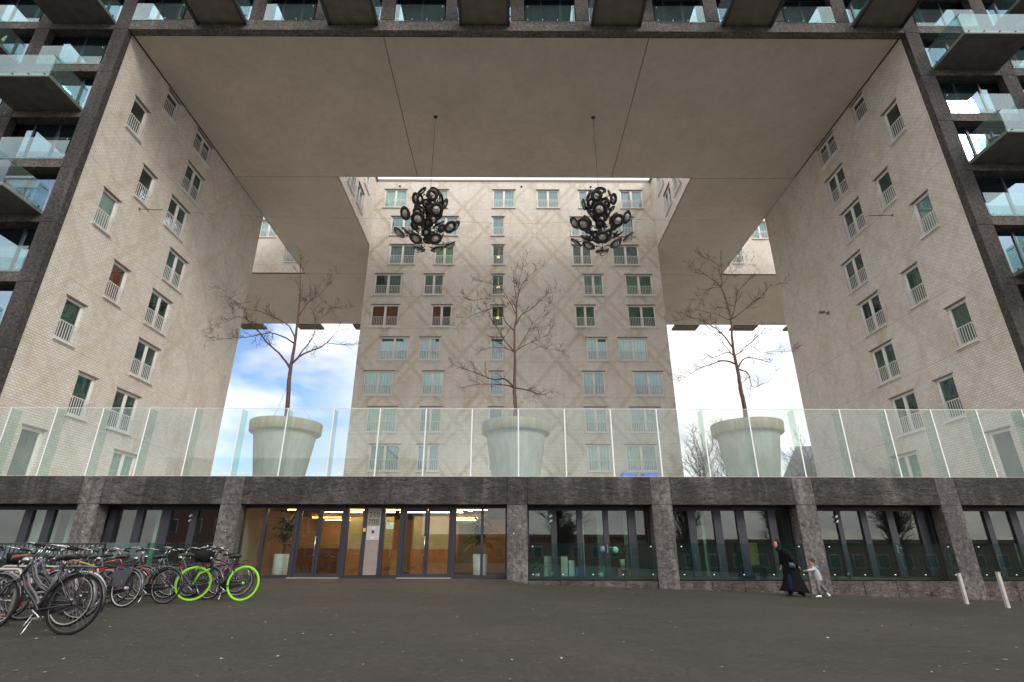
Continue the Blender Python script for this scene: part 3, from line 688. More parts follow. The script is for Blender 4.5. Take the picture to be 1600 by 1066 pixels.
# bays: recessed glazing with posts, street side glass balustrade, stone plinth
posts = {1: [(-20.6,-20.3), (-18.97,-18.65), (-18.11,-17.8)], 2: [(-15.62,-15.37),(-14.6,-14.31),(-13.56,-13.24),(-12.45,-12.2)],
         4: [(1.62,1.83),(2.62,2.84),(3.66,3.86),(4.62,4.93)], 5: [(6.99,7.27),(7.99,8.29),(8.89,9.21),(10.14,10.43)],
         6: [(12.83,13.0),(13.78,14.02),(14.82,15.09),(15.99,16.29)], 7: [(18.66,18.88),(19.68,19.98),(20.9,21.15)], 8: [(24.2,24.4),(25.5,25.7)], 0: [(-25.6,-25.4),(-24.2,-24)]}
roomc = P('bay_room', (.10,.115,.105), .9); roomg = P('bay_green_blind', (.17,.27,.205), .8)
for b_, ps in posts.items():
    x0, x1 = pc[b_]+HW, pc[b_+1]-HW; zb = -.06; GYb = 22.22
    f = MB(); f.box(0, .08, 0, .1, 0, 2.66); f.box(x1-x0-.08, x1-x0, 0, .1, 0, 2.66); f.box(.08, x1-x0-.08, 0, .1, 0, .12); f.box(.08, x1-x0-.08, 0, .1, 2.5, 2.66)
    o = bpart('shop_window', f, DARKF, loc=(x0, GYb, zb))
    for a, c_ in ps:
        q = MB(); q.box(a-x0, c_-x0, -.05, .12, .12, 2.5); obj('post', q, DARKF2, o)
    e = [.08] + [v-x0 for p_ in ps for v in p_] + [x1-x0-.08]
    for i in range(0, len(e), 2):
        g = MB(); g.box(e[i], e[i+1], .03, .045, .12, 2.5); obj('pane', g, SHOP, o)
    # door lever
    if b_ in (4, 6):
        a = ps[2][0]-x0; h_ = MB(); h_.box(a+.08, a+.12, -.07, -.052, .95, 1.25); h_.box(a+.10, a+.27, -.10, -.08, 1.13, 1.155); h_.box(a+.09, a+.115, -.10, -.052, 1.13, 1.155); obj('door_lever', h_, STEEL, o)
    balustrade(x0+.03, x1-.03, -.02 if b_ > 3 else .0, 1.22, YF+.02, BALU_D, nb=5)
    # plinth
    zl = min(gz(x0, YF), gz(x1, YF))-.2
    n_ = 4; 
    for i in range(n_):
        xa = x0+.003+(x1-x0-.006)*i/n_; xb = x0+(x1-x0)*(i+1)/n_-.008
        m_ = MB(); m_.bbox(0, xb-xa, 0, .5, 0, -.075-zl, .02); bpart('plinth_stone', m_, STONE_PL, loc=(xa, YF+.06, zl))
    # steel clamps seen high on the glass
    if b_ in (2, 4, 6):
        m_ = MB(); a = (ps[0][0] if b_ != 2 else ps[3][0])-x0-.02
        for dz in (2.28, 2.10, .22): m_.box(a, a+.07, -.07, -.052, dz, dz+.05); m_.box(a-.04, a+.03, -.07, -.052, dz-.04, dz+.01)
        stuff(obj('clamp', m_, STEEL, o))
    # partition walls between the bays
    m_ = MB(); m_.box(pc[b_+1]-.1, pc[b_+1]+.1, 22.5, 31.4, -.1, 2.61); bpart('partition_wall', m_, roomc)
    if b_ < 3 or b_ in (4, 5, 7):
        for a, c_ in {0: [(.3,.7)], 1: [(.52,.72), (.80,.98)], 2: [(.37,.44)], 4: [(.41,.47),(.58,.66),(.80,.84)], 5: [(.29,.31)], 7: [(.35,.37),(.55,.62)]}[b_]:
            m_ = MB(); n = max(2, int((c_-a)*(x1-x0)/.09)); vs_ = []
            for i in range(n+1):
                x = (a+(c_-a)*i/n)*(x1-x0); y = .3+.035*math.sin(i*2.2); vs_ += [(x,y,.1),(x,y,2.55),(x,y+.02,2.55),(x,y+.02,.1)]
            m_.add(vs_, [(i*4, i*4+4, i*4+5, i*4+1) for i in range(n)] + [(i*4+3, i*4+2, i*4+6, i*4+7) for i in range(n)], True)
            obj('curtain', m_, roomg, o)
    m_ = MB(); m_.box(x0+.2, x1-.2, 26.6, 26.75, -.06, 2.6); bpart('room_divider', m_, P('divider', (.13,.15,.14), .9))

# entrance bay: two pairs of doors, intercom panel, lobby
LY = 21.92; x0, x1 = pc[3]+HW, pc[4]-HW
LP = [(-9.47,-9.36),(-8.28,-8.11),(-6.38,-6.2),(-5.64,-5.49),(-4.96,-4.81),(-4.23,-4.05),(-2.24,-2.06),(-1.10,-1.0)]
f = MB(); f.box(x0, x1, 0, .12, 2.50, 2.62); f.box(x0, -8.11, 0, .12, .0, .11); f.box(-6.38, -4.05, 0, .12, 0, .11); f.box(-2.24, x1, 0, .12, 0, .11); f.box(x0, x0+.06, 0, .12, .11, 2.5); f.box(x1-.06, x1, 0, .12, .11, 2.5)
EF = bpart('entrance_front', f, DARKF, loc=(0, LY, 0))
for a, b in LP:
    q = MB(); q.box(a, b, -.03, .14, .11 if not (a in (-8.28,-6.38,-4.23,-2.24)) else 0, 2.5); obj('post', q, DARKF, EF)
for a, b in ((x0+.06,-9.47),(-9.36,-8.28),(-6.2,-5.64),(-4.81,-4.23),(-2.06,-1.10),(-1.0,x1-.06)):
    g = MB(); g.box(a, b, .05, .065, .11, 2.5); obj('pane', g, SHOP, EF)
for xa, xb, mid in ((-8.11, -6.38, -7.31), (-4.05, -2.24, -3.17)):
    for a, b, hs in ((xa+.004, mid-.006, 1), (mid+.006, xb-.004, 0)):
        d_ = MB(); t = .085; z1 = 2.495; d_.box(a, a+t, 0, .07, .025, z1); d_.box(b-t, b, 0, .07, .025, z1); d_.box(a+t, b-t, 0, .07, .025, .15); d_.box(a+t, b-t, 0, .07, z1-.1, z1)
        dr = bpart('door', d_, DARKF, loc=(0, LY, 0))
        g = MB(); g.box(a+t, b-t, .03, .045, .15, z1-.1); obj('pane', g, SHOP, dr)
        if hs:
            h_ = MB(); hx = mid-.05; h_.tube([(hx,-.09,.78),(hx,-.09,1.46)], .016, 8); h_.tube([(hx,0,.80),(hx,-.09,.80)], .011, 6); h_.tube([(hx,0,1.44),(hx,-.09,1.44)], .011, 6)
            h_.box(hx-.09, hx+.02, -.012, -.001, 1.43, 1.46); h_.box(hx-.09, hx+.02, -.012, -.001, .785, .81); obj('handle', h_, STEEL, dr)
    th = MB(); th.box(xa-.13, xb+.06, -.13, .0, -.015, .022); bpart('threshold', th, P('aluminium_sill', (.55,.54,.52), .4, .6), loc=(0, LY-.04, 0))
# intercom panel with the house numbers
m_ = MB(); m_.box(-5.485, -4.965, 0, .06, .10, 2.5); IP = bpart('sign_panel', m_, P('taupe_panel', (.27,.225,.20), .45, .2, noise=.08, nscale=5), loc=(0, LY, 0))
m_ = MB(); m_.box(-5.47, -4.975, -.012, -.001, 1.33, 1.84); ic = obj('intercom', m_, P('brushed_plate', (.50,.47,.48), .4, .4), IP)
m_ = MB(); m_.box(-5.25, -5.17, -.026, -.0125, 1.72, 1.80); m_.box(-5.27, -5.21, -.02, -.0125, 1.36, 1.38); m_.box(-5.30,-5.16, -.016, -.0125, 1.40, 1.44); obj('call_button', m_, P('pale_grey_plastic', (.6,.6,.6), .4), ic)
m_ = MB(); m_.lathe([(0,0),(.05,0),(.045,.02),(0,.025)], 14, (-5.225,-.0125,1.64), Matrix.Rotation(PI/2, 3, 'X')); m_.box(-5.265,-5.185,-.03,-.0125,1.585,1.64); obj('camera_eye', m_, BLACK, ic)
def text_mesh(s, size, mat, parent, loc, name='lettering', ext=.003):
    cu = bpy.data.curves.new('txt', 'FONT'); cu.body = s; cu.size = size; cu.extrude = ext; cu.align_x = 'CENTER'; cu.space_character = 1.08
    to = bpy.data.objects.new('txt', cu); C.objects.link(to); dg = bpy.context.evaluated_depsgraph_get()
    me = bpy.data.meshes.new_from_object(to.evaluated_get(dg)); bpy.data.objects.remove(to); me.materials.clear(); me.materials.append(mat)
    o = link(name, me, parent, loc); o.rotation_euler = (PI/2, 0, 0); return o
DK = P('dark_lettering', (.03,.03,.035), .5)
text_mesh('250', .27, DK, IP, (-5.22, -.004, 2.16)); text_mesh('t/m', .11, DK, IP, (-5.235, -.004, 2.04)); text_mesh('708', .27, DK, IP, (-5.25, -.004, 1.90))
m_ = MB(); m_.box(-5.60, -5.51, -.05, -.031, 1.64, 1.76); ys_ = obj('warning_sticker', m_, P('yellow', (.75,.5,.02), .5), EF)
text_mesh('!', .09, DK, ys_, (-5.555, -.0505, 1.67))
m_ = MB(); m_.box(-4.74, -4.47, .035, .048, 1.74, 1.97); nt_ = obj('paper_notice', m_, P('pale_mint_paper', (.50,.66,.58), .8), EF)
m_ = MB(); m_.box(-4.70, -4.62, .032, .0345, 1.90, 1.925)
for i in range(4): m_.box(-4.70, -4.50-.02*(i % 2), .032, .0345, 1.86-.028*i, 1.866-.028*i)
obj('printed_lines', m_, DK, nt_)
m_ = MB(); m_.lathe([(0,0),(.03,0),(.028,.01),(0,.014)], 12, (0,0,0), Matrix.Rotation(PI/2, 3, 'X')); 
for i, (x, z) in enumerate(((.16, 1.56), (-10.66, 1.63), (-16.0, 1.6), (.5, 1.9))):
    if i < 3: bpart('wall_stud', m_ if i == 0 else MB().add(m_.v, m_.f), STEEL, loc=(x, YF-.003, z))
# lobby: walls, panels, ceiling lights
mw = MB(); mw.box(x0-.3, x0-.05, 22.3, 31.4, -.06, 2.62); mw.box(x1+.05, x1+.3, 22.3, 31.4, -.06, 2.62); bpart('lobby_wall', mw, P('lobby_wall_paint', (.36,.31,.24), .8))
mw = MB(); mw.box(x0, x1, 30.6, 30.75, -.06, 2.61); bpart('lobby_back_wall', mw, P('lobby_back', (.48,.38,.26), .8))
m_ = MB(); m_.box(-6.9, -5.0, 24.6, 24.8, 1.05, 2.35); m_.box(-4.2, -2.5, 25.0, 25.2, 1.05, 2.4); m_.box(-2.4, -1.3, 27.0, 27.2, .35, 2.2); bpart('lobby_glass_screen', m_, P('pale_green_screen', (.40,.50,.40), .5, noise=.12, nscale=2))
m_ = MB(); m_.box(-6.9, -5.0, 24.55, 25.4, -.06, 1.04); m_.box(-4.25, -2.4, 24.95, 25.9, -.06, 1.04); m_.box(-4.9,-4.55,24.0,24.4,-.06,1.0); bpart('lobby_wood_cladding', m_, P('oak_cladding', (.40,.20,.06), .5, noise=.2, nscale=3))
m_ = MB(); m_.box(-9.9, -7.0, 27.0, 27.2, -.06, 1.1); bpart('lobby_counter', m_, P('brown_wood', (.28,.13,.05), .5, noise=.2, nscale=3))
STRIP = P('warm_strip_light', (1,.8,.5), .5, emit=(1,.47,.15), es=16)
for y, segs in ((22.9, [(-9.0,-7.75),(-7.65,-7.45),(-7.35,-6.6),(-6.5,-5.4),(-5.25,-3.9),(-3.75,-2.6),(-2.5,-2.2),(-2.1,-.9)]), (24.2, [(-7.9,-6.3),(-6.1,-4.9),(-4.7,-3.6),(-3.4,-2.0)]), (27.6, [(-9.6,-8.2),(-8.0,-6.6),(-2.9,-1.2)]), (29.6, [(-9.6,-8.0),(-7.8,-6.4),(-3.1,-1.4)])):
    for a, b in segs:
        m_ = MB(); m_.box(a, b, y, y+.05, 2.50, 2.525); bpart('strip_light', m_, STRIP)
for x, y in ((-7.0, 23.5), (-6.1, 24.9), (-3.2, 23.6), (-1.7, 24.4)):
    m_ = MB(); m_.lathe([(0,0),(.09,0),(.09,.03),(0,.03)], 14, (x, y, 2.57)); bpart('ceiling_spot', m_, STRIP)

# limbs of the three planter trees: (x from the trunk, height)
TREE_L = [[(-0.12, 8.15), (-0.27, 9.96), (-0.25, 10.99), (-0.26, 11.96), (-0.28, 13.04), (-0.35, 14.26), (-0.45, 15.3), (-0.62, 16.7), (-0.65, 17.47)], [(-0.29, 10.15), (-0.74, 10.71), (-1.28, 11.28), (-2.01, 11.9), (-2.79, 12.74), (-3.36, 13.33), (-3.87, 13.84), (-4.04, 14.25), (-4.46, 14.77), (-5.32, 15.29), (-6.09, 16.08)], [(-3.9, 13.79), (-4.58, 13.94), (-5.18, 13.73), (-6.34, 13.53)], [(-0.26, 11.76), (-0.77, 12.07), (-1.54, 12.34), (-2.16, 12.24), (-3.3, 12.04), (-4.18, 11.94), (-5.14, 11.8)], [(-0.29, 12.0), (-0.63, 12.64), (-1.01, 12.99), (-2.4, 13.64), (-3.35, 13.79), (-4.42, 14.09)], [(-0.1, 10.52), (0.36, 11.09), (1.1, 11.57), (1.5, 12.01), (1.8, 12.45), (2.34, 12.9)], [(1.47, 11.86), (2.15, 11.82), (2.81, 12.01)], [(-0.06, 10.95), (0.29, 11.57), (0.56, 12.25), (0.57, 12.85), (0.28, 14.11), (-0.18, 14.88)], [(0.48, 13.14), (1.0, 13.75), (1.39, 14.27), (2.41, 14.27)], [(-0.18, 13.24), (0.19, 14.26), (0.74, 14.99), (1.36, 16.06)]]
TREE_C = [[(-0.04, 8.13), (-0.07, 9.21), (-0.04, 10.24), (-0.06, 11.29), (-0.07, 12.56), (0.03, 13.3), (0.05, 14.15), (-0.01, 15.01), (-0.14, 16.09)], [(-0.06, 9.3), (-0.59, 9.72), (-1.24, 9.68), (-1.98, 9.89), (-2.8, 10.15), (-3.39, 10.4)], [(-0.14, 9.21), (-0.75, 9.47), (-1.97, 9.59), (-3.02, 9.46)], [(-0.02, 9.32), (0.71, 9.17), (1.44, 8.97), (1.85, 9.13), (2.25, 9.14)], [(-0.1, 11.29), (-0.6, 12.01), (-0.94, 12.74), (-1.38, 13.48), (-1.65, 14.43)], [(-0.11, 11.34), (-0.68, 11.47), (-1.35, 11.38), (-2.09, 11.11)], [(0.03, 11.38), (0.4, 11.65), (0.91, 11.88), (1.76, 12.38), (2.15, 12.93)], [(0.91, 11.88), (1.57, 11.52), (2.07, 11.43), (2.65, 11.34)], [(0.05, 11.47), (0.49, 12.19), (0.84, 12.93), (1.36, 13.58), (1.89, 14.25), (1.99, 14.92)], [(0.03, 12.83), (0.33, 13.39), (0.93, 13.77), (1.81, 14.53), (2.33, 14.54)], [(-0.18, 12.6), (-0.61, 13.11), (-0.83, 13.67), (-1.3, 13.95), (-2.49, 13.48), (-3.32, 12.82)], [(-0.01, 13.48), (-0.36, 14.43), (-0.88, 15.4), (-1.68, 15.89), (-2.66, 16.44)], [(0.07, 14.15), (0.34, 15.4), (0.96, 16.3), (1.5, 16.7)], [(0.05, 14.43), (0.25, 15.9), (0.62, 17.21)], [(-0.83, 13.76), (-1.4, 14.52), (-2.52, 14.52), (-3.14, 14.81)]]
TREE_R = [[(0.07, 8.15), (0.01, 9.19), (0.01, 10.11), (-0.05, 11.06), (-0.04, 12.02), (0.06, 13.22), (-0.04, 14.55), (-0.2, 15.28), (-0.04, 16.24), (-0.04, 16.9)], [(-0.16, 10.68), (-0.76, 10.84), (-1.42, 10.58), (-2.27, 10.2), (-3.52, 9.41)], [(-0.14, 11.1), (-0.42, 11.29), (-1.0, 11.05), (-2.02, 10.77)], [(-0.18, 11.15), (-0.57, 11.83), (-0.99, 12.41), (-1.38, 12.96), (-2.4, 13.61)], [(-0.14, 11.54), (-0.47, 12.22), (-1.02, 12.86), (-1.78, 13.41), (-3.19, 13.21)], [(0.05, 10.96), (0.7, 11.54), (1.34, 12.13), (1.88, 12.62), (2.22, 13.02)], [(0.14, 11.01), (1.12, 11.64), (1.68, 11.44), (2.41, 11.5), (3.88, 11.64)], [(0.09, 10.25), (0.5, 10.87), (1.07, 11.06), (1.94, 10.87), (2.28, 10.78)], [(0.09, 10.25), (0.59, 10.02), (0.74, 9.33), (1.44, 9.56)], [(0.06, 13.32), (0.49, 14.34), (0.68, 14.97), (1.39, 15.6)], [(0.13, 13.22), (1.41, 14.24), (2.28, 14.97), (2.96, 15.61), (3.95, 15.83)], [(-0.21, 15.23), (-0.82, 15.76), (-1.33, 16.19), (-2.16, 16.45)], [(-0.17, 15.28), (0.36, 16.03), (1.23, 16.68), (2.03, 16.85)], [(-0.22, 15.28), (-0.9, 15.17), (-1.56, 14.44)], [(-0.3, 13.11), (-0.84, 13.52), (-2.01, 13.82)], [(-0.09, 16.57), (-0.62, 17.23), (-1.05, 17.67)]]

# ============================================================ GLASS SCREEN ON THE TERRACE EDGE
SCR = thing('glass_screen', 'tall frameless glass windscreen along the terrace edge', 'glass screen', (GX, YF+.1, 3.66))
ph = 2.72; sp = 1.884
pm = MB(); pm.box(-sp/2+.006, sp/2-.006, 0, .02, .012, ph); pmesh = pm.mesh('glass_panel', SCREEN)
fm_ = MB(); fm_.box(-.0105, .0105, .022, .52, .012, ph-.01); fmesh = fm_.mesh('glass_fin', FIN)
em_ = MB(); em_.box(-.026, .026, -.004, -.0006, .012, ph); emesh = em_.mesh('edge_seal', GEDGE)
tm_ = MB(); tm_.box(-sp/2, sp/2, -.003, .023, ph+.0005, ph+.018); tmesh = tm_.mesh('top_edge', GEDGE)
sm2 = MB(); sm2.box(-.03, .03, -.02, .05, .0, .08); smesh = sm2.mesh('shoe', STEEL)
i0, i1 = -16, 16
for i in range(i0, i1+1):
    x = i*sp
    link('glass_fin', fmesh, SCR, (x, 0, 0)); link('edge_seal', emesh, SCR, (x, 0, 0))
    if i < i1: link('glass_panel', pmesh, SCR, (x+sp/2, 0, 0)); link('top_edge', tmesh, SCR, (x+sp/2, 0, 0))

# ============================================================ PLANTERS AND TREES
def mat_pot(name, base, stain):
    m, t, b = new_mat(name); c = t.nodes.new('ShaderNodeTexCoord'); v = c.outputs['Object']
    a = tex(t, mapping(t, v, (1,1,.25)), 1.6, 6, .6); col = ramp(t, a, [(.3, tuple(x*.82 for x in base)), (.6, base)])
    s_ = tex(t, mapping(t, v, (3.2,3.2,.12)), 1.3, 4, .6); col = mul(t, col, ramp(t, s_, [(.4, stain), (.6, (1,1,1))]), .7)
    g_ = tex(t, mapping(t, v, (1,1,.5)), 5, 5, .7); col = mul(t, col, ramp(t, g_, [(.35, (.80,.79,.74)), (.55, (1,1,1))]), .55)
    t.links.new(col, b.inputs['Base Color']); b.inputs['Roughness'].default_value = .7; return m
POT = mat_pot('pot_pale_grey', (.37,.40,.385), (.82,.86,.80)); RIM = mat_pot('pot_rim_weathered', (.36,.345,.27), (.72,.66,.45))
SOIL = P('soil', (.05,.035,.025), .95)
def mat_bark():
    m, t, b = new_mat('red_brown_bark'); c = t.nodes.new('ShaderNodeTexCoord'); v = c.outputs['Object']
    a = tex(t, mapping(t, v, (3,3,12)), 2.2, 5, .7); t.links.new(ramp(t, a, [(.35, (.045,.022,.017)), (.55, (.12,.058,.042)), (.7, (.23,.15,.12))]), b.inputs['Base Color'])
    b.inputs['Roughness'].default_value = .75; bump(t, b, a, .6, .02); return m
BARK = mat_bark(); TWIG = P('dark_twig', (.030,.016,.014), .8)
PY = 28.0
def planter(x, label):
    t_ = thing('planter', label, 'planter', (x, PY, ZT), group='giant flowerpot planters on the terrace')
    m_ = MB(); m_.lathe([(0,.0),(1.06,.0),(1.10,.05),(1.54,2.95),(1.55,3.03)], 56); obj('pot_body', m_, POT, t_)
    m_ = MB(); m_.lathe([(1.5,3.02),(1.74,3.03),(1.77,3.06),(1.80,3.55),(1.78,3.58),(1.64,3.58),(1.60,3.54),(1.60,3.3)], 56); obj('rim', m_, RIM, t_)
    m_ = MB(); m_.lathe([(1.60,3.38),(1.0,3.44),(0,3.48)], 40); obj('soil', m_, SOIL, t_)
    return t_
def wob(rng, pts, r0, r1, depth=0.):
    """smooth a polyline and give it depth; returns 3d points and radii"""
    P_ = []; n = len(pts); acc = 0; yy = 0; dy = rng.uniform(-.5, .5)+depth
    for i in range(n-1):
        a = pts[max(i-1,0)]; b = pts[i]; c_ = pts[i+1]; d = pts[min(i+2,n-1)]
        for k in range(4):
            t = k/4
            q = [.5*((2*b[j])+(-a[j]+c_[j])*t+(2*a[j]-5*b[j]+4*c_[j]-d[j])*t*t+(-a[j]+3*b[j]-3*c_[j]+d[j])*t**3) for j in (0,1)]
            P_.append(q)
    P_.append(list(pts[-1]))
    out = []; L_ = len(P_)
    for i, q in enumerate(P_):
        if i: acc += math.hypot(q[0]-P_[i-1][0], q[1]-P_[i-1][1])
        yy = dy*acc*.55 + .05*math.sin(acc*3+dy*9); out.append(Vector((q[0]+rng.uniform(-.012,.012), yy, q[1]+rng.uniform(-.012,.012))))
    rr = [r0+(r1-r0)*(i/(L_-1))**.8 for i in range(L_)]
    return out, rr
def twigs(mb_, rng, pts, rr, dens, ln, lvl):
    acc = 0; nxt = rng.uniform(.05, .25)
    tot = sum((pts[i]-pts[i-1]).length for i in range(1, len(pts)))
    for i in range(1, len(pts)):
        acc += (pts[i]-pts[i-1]).length
        if acc/tot < .22: nxt = acc; continue
        while acc > nxt:
            nxt += rng.uniform(.5, 1.5)/dens
            t = (pts[i]-pts[i-1]).normalized(); side_ = Vector((rng.gauss(0,1), rng.gauss(0,1)*.8, rng.gauss(.35,.7))).normalized()
            d = (t*rng.uniform(.5,1.0)+side_*rng.uniform(.5,.95)).normalized(); l = ln*rng.uniform(.35,1.0)*(1.15-.5*acc/tot)
            q = [pts[i].copy()]; n = 6
            curl = Vector((rng.gauss(0,.07), rng.gauss(0,.07), rng.gauss(.03,.07)))
            for k in range(n):
                d = (d+curl+Vector((rng.gauss(0,.08), rng.gauss(0,.08), rng.gauss(0,.08)))).normalized(); q.append(q[-1]+d*l/n)
            r0 = min(rr[i]*.6, .005+.013*l); rads = [r0*(1-k/n)*.8+.0036 for k in range(n+1)]
            mb_.tube(q, rads, 4, cap=False)
            if lvl > 0: twigs(mb_, rng, q, rads, dens*1.5, ln*.5, lvl-1)
def tree(x, limbs, label, seed):
    rng = random.Random(seed); base = 3.42
    t_ = thing('bare_tree', label, 'tree', (x, PY, ZT+base), group='bare trees in the giant planters'); off = ZT+base
    loc = lambda pl: [(a, b-off) for a, b in pl]
    tr = loc(limbs[0]); tr = [(tr[0][0]*.9, -.02)] + tr
    pts, rr = wob(rng, tr, .135, .012); 
    for p in pts: p.y *= .12
    m_ = MB(); rr[0] = .16; m_.tube(pts, rr, 10); obj('trunk', m_, BARK, t_)
    tw = MB(); twigs(tw, rng, pts[int(len(pts)*.55):], rr[int(len(pts)*.55):], 2.6, 1.2, 2)
    done = [(pts, rr)]
    for pl in limbs[1:]:
        pl = loc(pl); s0 = Vector((pl[0][0], 0, pl[0][1]))
        best = min(((p-Vector((s0.x, p.y, s0.z))).length, p, r) for ps, rs in done for p, r in zip(ps, rs)) if True else None
        lenl = sum(math.hypot(pl[i][0]-pl[i-1][0], pl[i][1]-pl[i-1][1]) for i in range(1, len(pl)))
        r0 = min(best[2]*.75, .020+.0125*lenl)
        ps, rs = wob(rng, pl, r0, .005); sh = best[1]-ps[0]
        n = len(ps); ps = [p+Vector((sh.x*(1-i/n)**3, sh.y, sh.z*(1-i/n)**3)) for i, p in enumerate(ps)]
        m_ = MB(); m_.tube(ps, rs, 6); obj('limb', m_, BARK if r0 > .03 else TWIG, t_); done.append((ps, rs))
        twigs(tw, rng, ps, rs, 3.6, 1.05, 2)
    stuff(obj('twig', tw, TWIG, t_))
    g = MB()
    for a in (.5, 2.6, 4.6): g.tube([(1.45*math.cos(a), 1.45*math.sin(a), .1), (pts[8].x, pts[8].y, 2.3)], .006, 4)
    obj('guy_wire', g, STEEL, t_)
    return t_
class _K: pass
for x, lb, T_, w_ in ((-11.7, TREE_L, 'left', 3), (.32, TREE_C, 'mid', 11), (12.45, TREE_R, 'right', 8)):
    pl = {'left': 'huge pale flowerpot planter in front of the blue sky gap, leftmost', 'mid': 'huge pale flowerpot planter in front of the central tower', 'right': 'huge pale flowerpot planter beside the far bare trees, rightmost'}[T_]
    tl = {'left': 'bare tree with long limbs reaching left, in the leftmost giant pot', 'mid': 'bare tree in the middle giant pot against the central tower', 'right': 'leaning bare tree in the rightmost giant pot against white sky'}[T_]
    planter(x, pl); tree(x, lb, tl, w_)

# ============================================================ CHANDELIERS
RING = P('chandelier_dark_ring', (.022,.018,.017), .35, .3); GLOBE = P('opal_globe', (.40,.385,.36), .4); GLB = P('smoked_globe', (.07,.055,.05), .2, .2)
def disc_mesh(R, r, name='ring_shade'):
    m_ = MB(); m_.lathe([(r,-.02),(R*.93,-.06),(R,-.03),(R,.0),(R*.93,.03),(r,.05),(r*.97,.015),(r,-.02)], 28); return m_.mesh(name, RING)
big, small, mid = disc_mesh(.42, .235), disc_mesh(.28, .14), disc_mesh(.37, .17)
def globe_mesh(r, mat):
    m_ = MB(); m_.lathe([(r*math.cos(a)+.0, r*math.sin(a)*.85+.02) for a in [(-PI/2)+PI*i/9 for i in range(10)]], 18); return m_.mesh('globe', mat)
gbig, gsmall, gclear = globe_mesh(.215, GLOBE), globe_mesh(.12, GLOBE), globe_mesh(.12, GLB)
br_ = MB()
for a in range(3): br_.tube([(.40*math.cos(a*2.094), .40*math.sin(a*2.094), -.03), (.22*math.cos(a*2.094), .22*math.sin(a*2.094), -.22), (0,0,-.27)], .014, 4)
brm = br_.mesh('cage_bar', RING)
def chandelier(x, label, rot, z=18.0):
    t_ = thing('chandelier', label, 'chandelier', (x, 27.95, z), (0,0,rot), 'ring chandeliers hung under the gateway soffit')
    cb = MB(); cb.tube([(0,0,3.9),(0,0,ZS-z)], .012, 5); cb.lathe([(0,0),(.14,0),(.14,-.03),(.05,-.10),(0,-.10)], 16, (0,0,ZS-z-.001)); obj('cable', cb, BLACK, t_)
    st = MB(); st.lathe([(0,.45),(.10,.5),(.20,.62),(.26,1.0),(.18,1.35),(.32,1.6),(.2,1.85),(.16,2.3),(.27,2.6),(.30,2.9),(.16,3.2),(.09,3.6),(.03,3.95),(0,3.95)], 20); obj('stem', st, RING, t_)
    arms = MB(); rg = random.Random(3)
    #     z, radius, count, tilt outward(deg), mesh, globe, phase
    tiers = [(3.85,.70,5,80,mid,None,.3),(3.30,.95,5,70,mid,gsmall,0),(2.85,.66,6,55,small,gclear,.4),(2.50,.50,5,60,small,gsmall,.1),
             (2.12,.78,4,50,big,gbig,.78),(1.72,1.62,5,52,big,gbig,.12),(1.55,.85,5,60,small,gsmall,.2),(1.15,.92,6,50,small,gclear,.7),(.92,1.66,5,40,big,gbig,.75),(.72,.5,4,50,small,gsmall,.0),(.22,.80,4,20,big,gbig,.8)]
    for zz, R, n, tilt, me, gl, ph_ in tiers:
        zz *= .93
        for i in range(n):
            a = 2*PI*i/n+ph_; tl = math.radians(tilt+rg.uniform(-7,7)); d = Vector((math.cos(a), math.sin(a), 0))
            p = d*R + Vector((0,0,zz))
            # disc axis points outward and down
            ax = (d*math.sin(tl) + Vector((0,0,-1))*math.cos(tl)) if zz < 3.3 else (d*math.sin(tl) + Vector((0,0,.35)))
            q = ax.normalized().to_track_quat('-Z', 'Y')
            o = link('ring_shade', me, t_, p); o.rotation_euler = q.to_euler()
            if gl: link('globe', gl, o)
            if me is big: link('cage_bar', brm, o)
            arms.tube([Vector((d.x*.1, d.y*.1, zz-.15)), d*R*.6+Vector((0,0,zz-.05)), p-ax.normalized()*-.0], .02, 5)
            for s_ in (.35, .6): arms.lathe([(0,-.055),(.05,-.03),(.055,.02),(0,.055)], 8, tuple(d*R*s_*1.2+Vector((0,0,zz-.08-.1*s_))))
    stuff(obj('arm', arms, RING, t_))
    w_ = MB(); w_.tube([(.3,0,.2),(.5,.1,-.4),(.2,.2,-.75),(-.1,.1,-.3)], .008, 4); obj('loose_wire', w_, BLACK, t_)
chandelier(-5.02, 'dark ring chandelier hanging left of the middle tree', 0); chandelier(5.53, 'dark ring chandelier hanging right of the middle tree', .62)
for a, b, lb in (((WL, 26.1, 19.3), (-5.6, 27.9, 20.0), 'thin steel stay cable from the left gateway wall to a chandelier'), ((-4.5, 27.95, 19.9), (5.0, 27.95, 19.9), 'thin steel stay cable strung between the two chandeliers'), ((6.1, 27.9, 20.0), (WR, 26.1, 19.06), 'thin steel stay cable from a chandelier to the right gateway wall')):
    m_ = MB(); A, Bv = Vector(a), Vector(b); L0 = Vector(((A.x+Bv.x)/2, (A.y+Bv.y)/2, 0)); m_.tube([A+(Bv-A)*t-Vector((0,0,.25*math.sin(PI*t)))for t in [i/8 for i in range(9)]], .006, 4)
    for e in (A, Bv):
        if abs(e.x) > 20: m_.lathe([(0,-.05),(.06,-.05),(.06,.05),(0,.05)], 10, tuple(e)); m_.tube([e, e+(Bv-A if e == A else A-Bv).normalized()*1.3], .02, 5)
    tag(obj('stay_cable', m_, P('cable_grey', (.12,.11,.10), .6)), lb, 'cable')
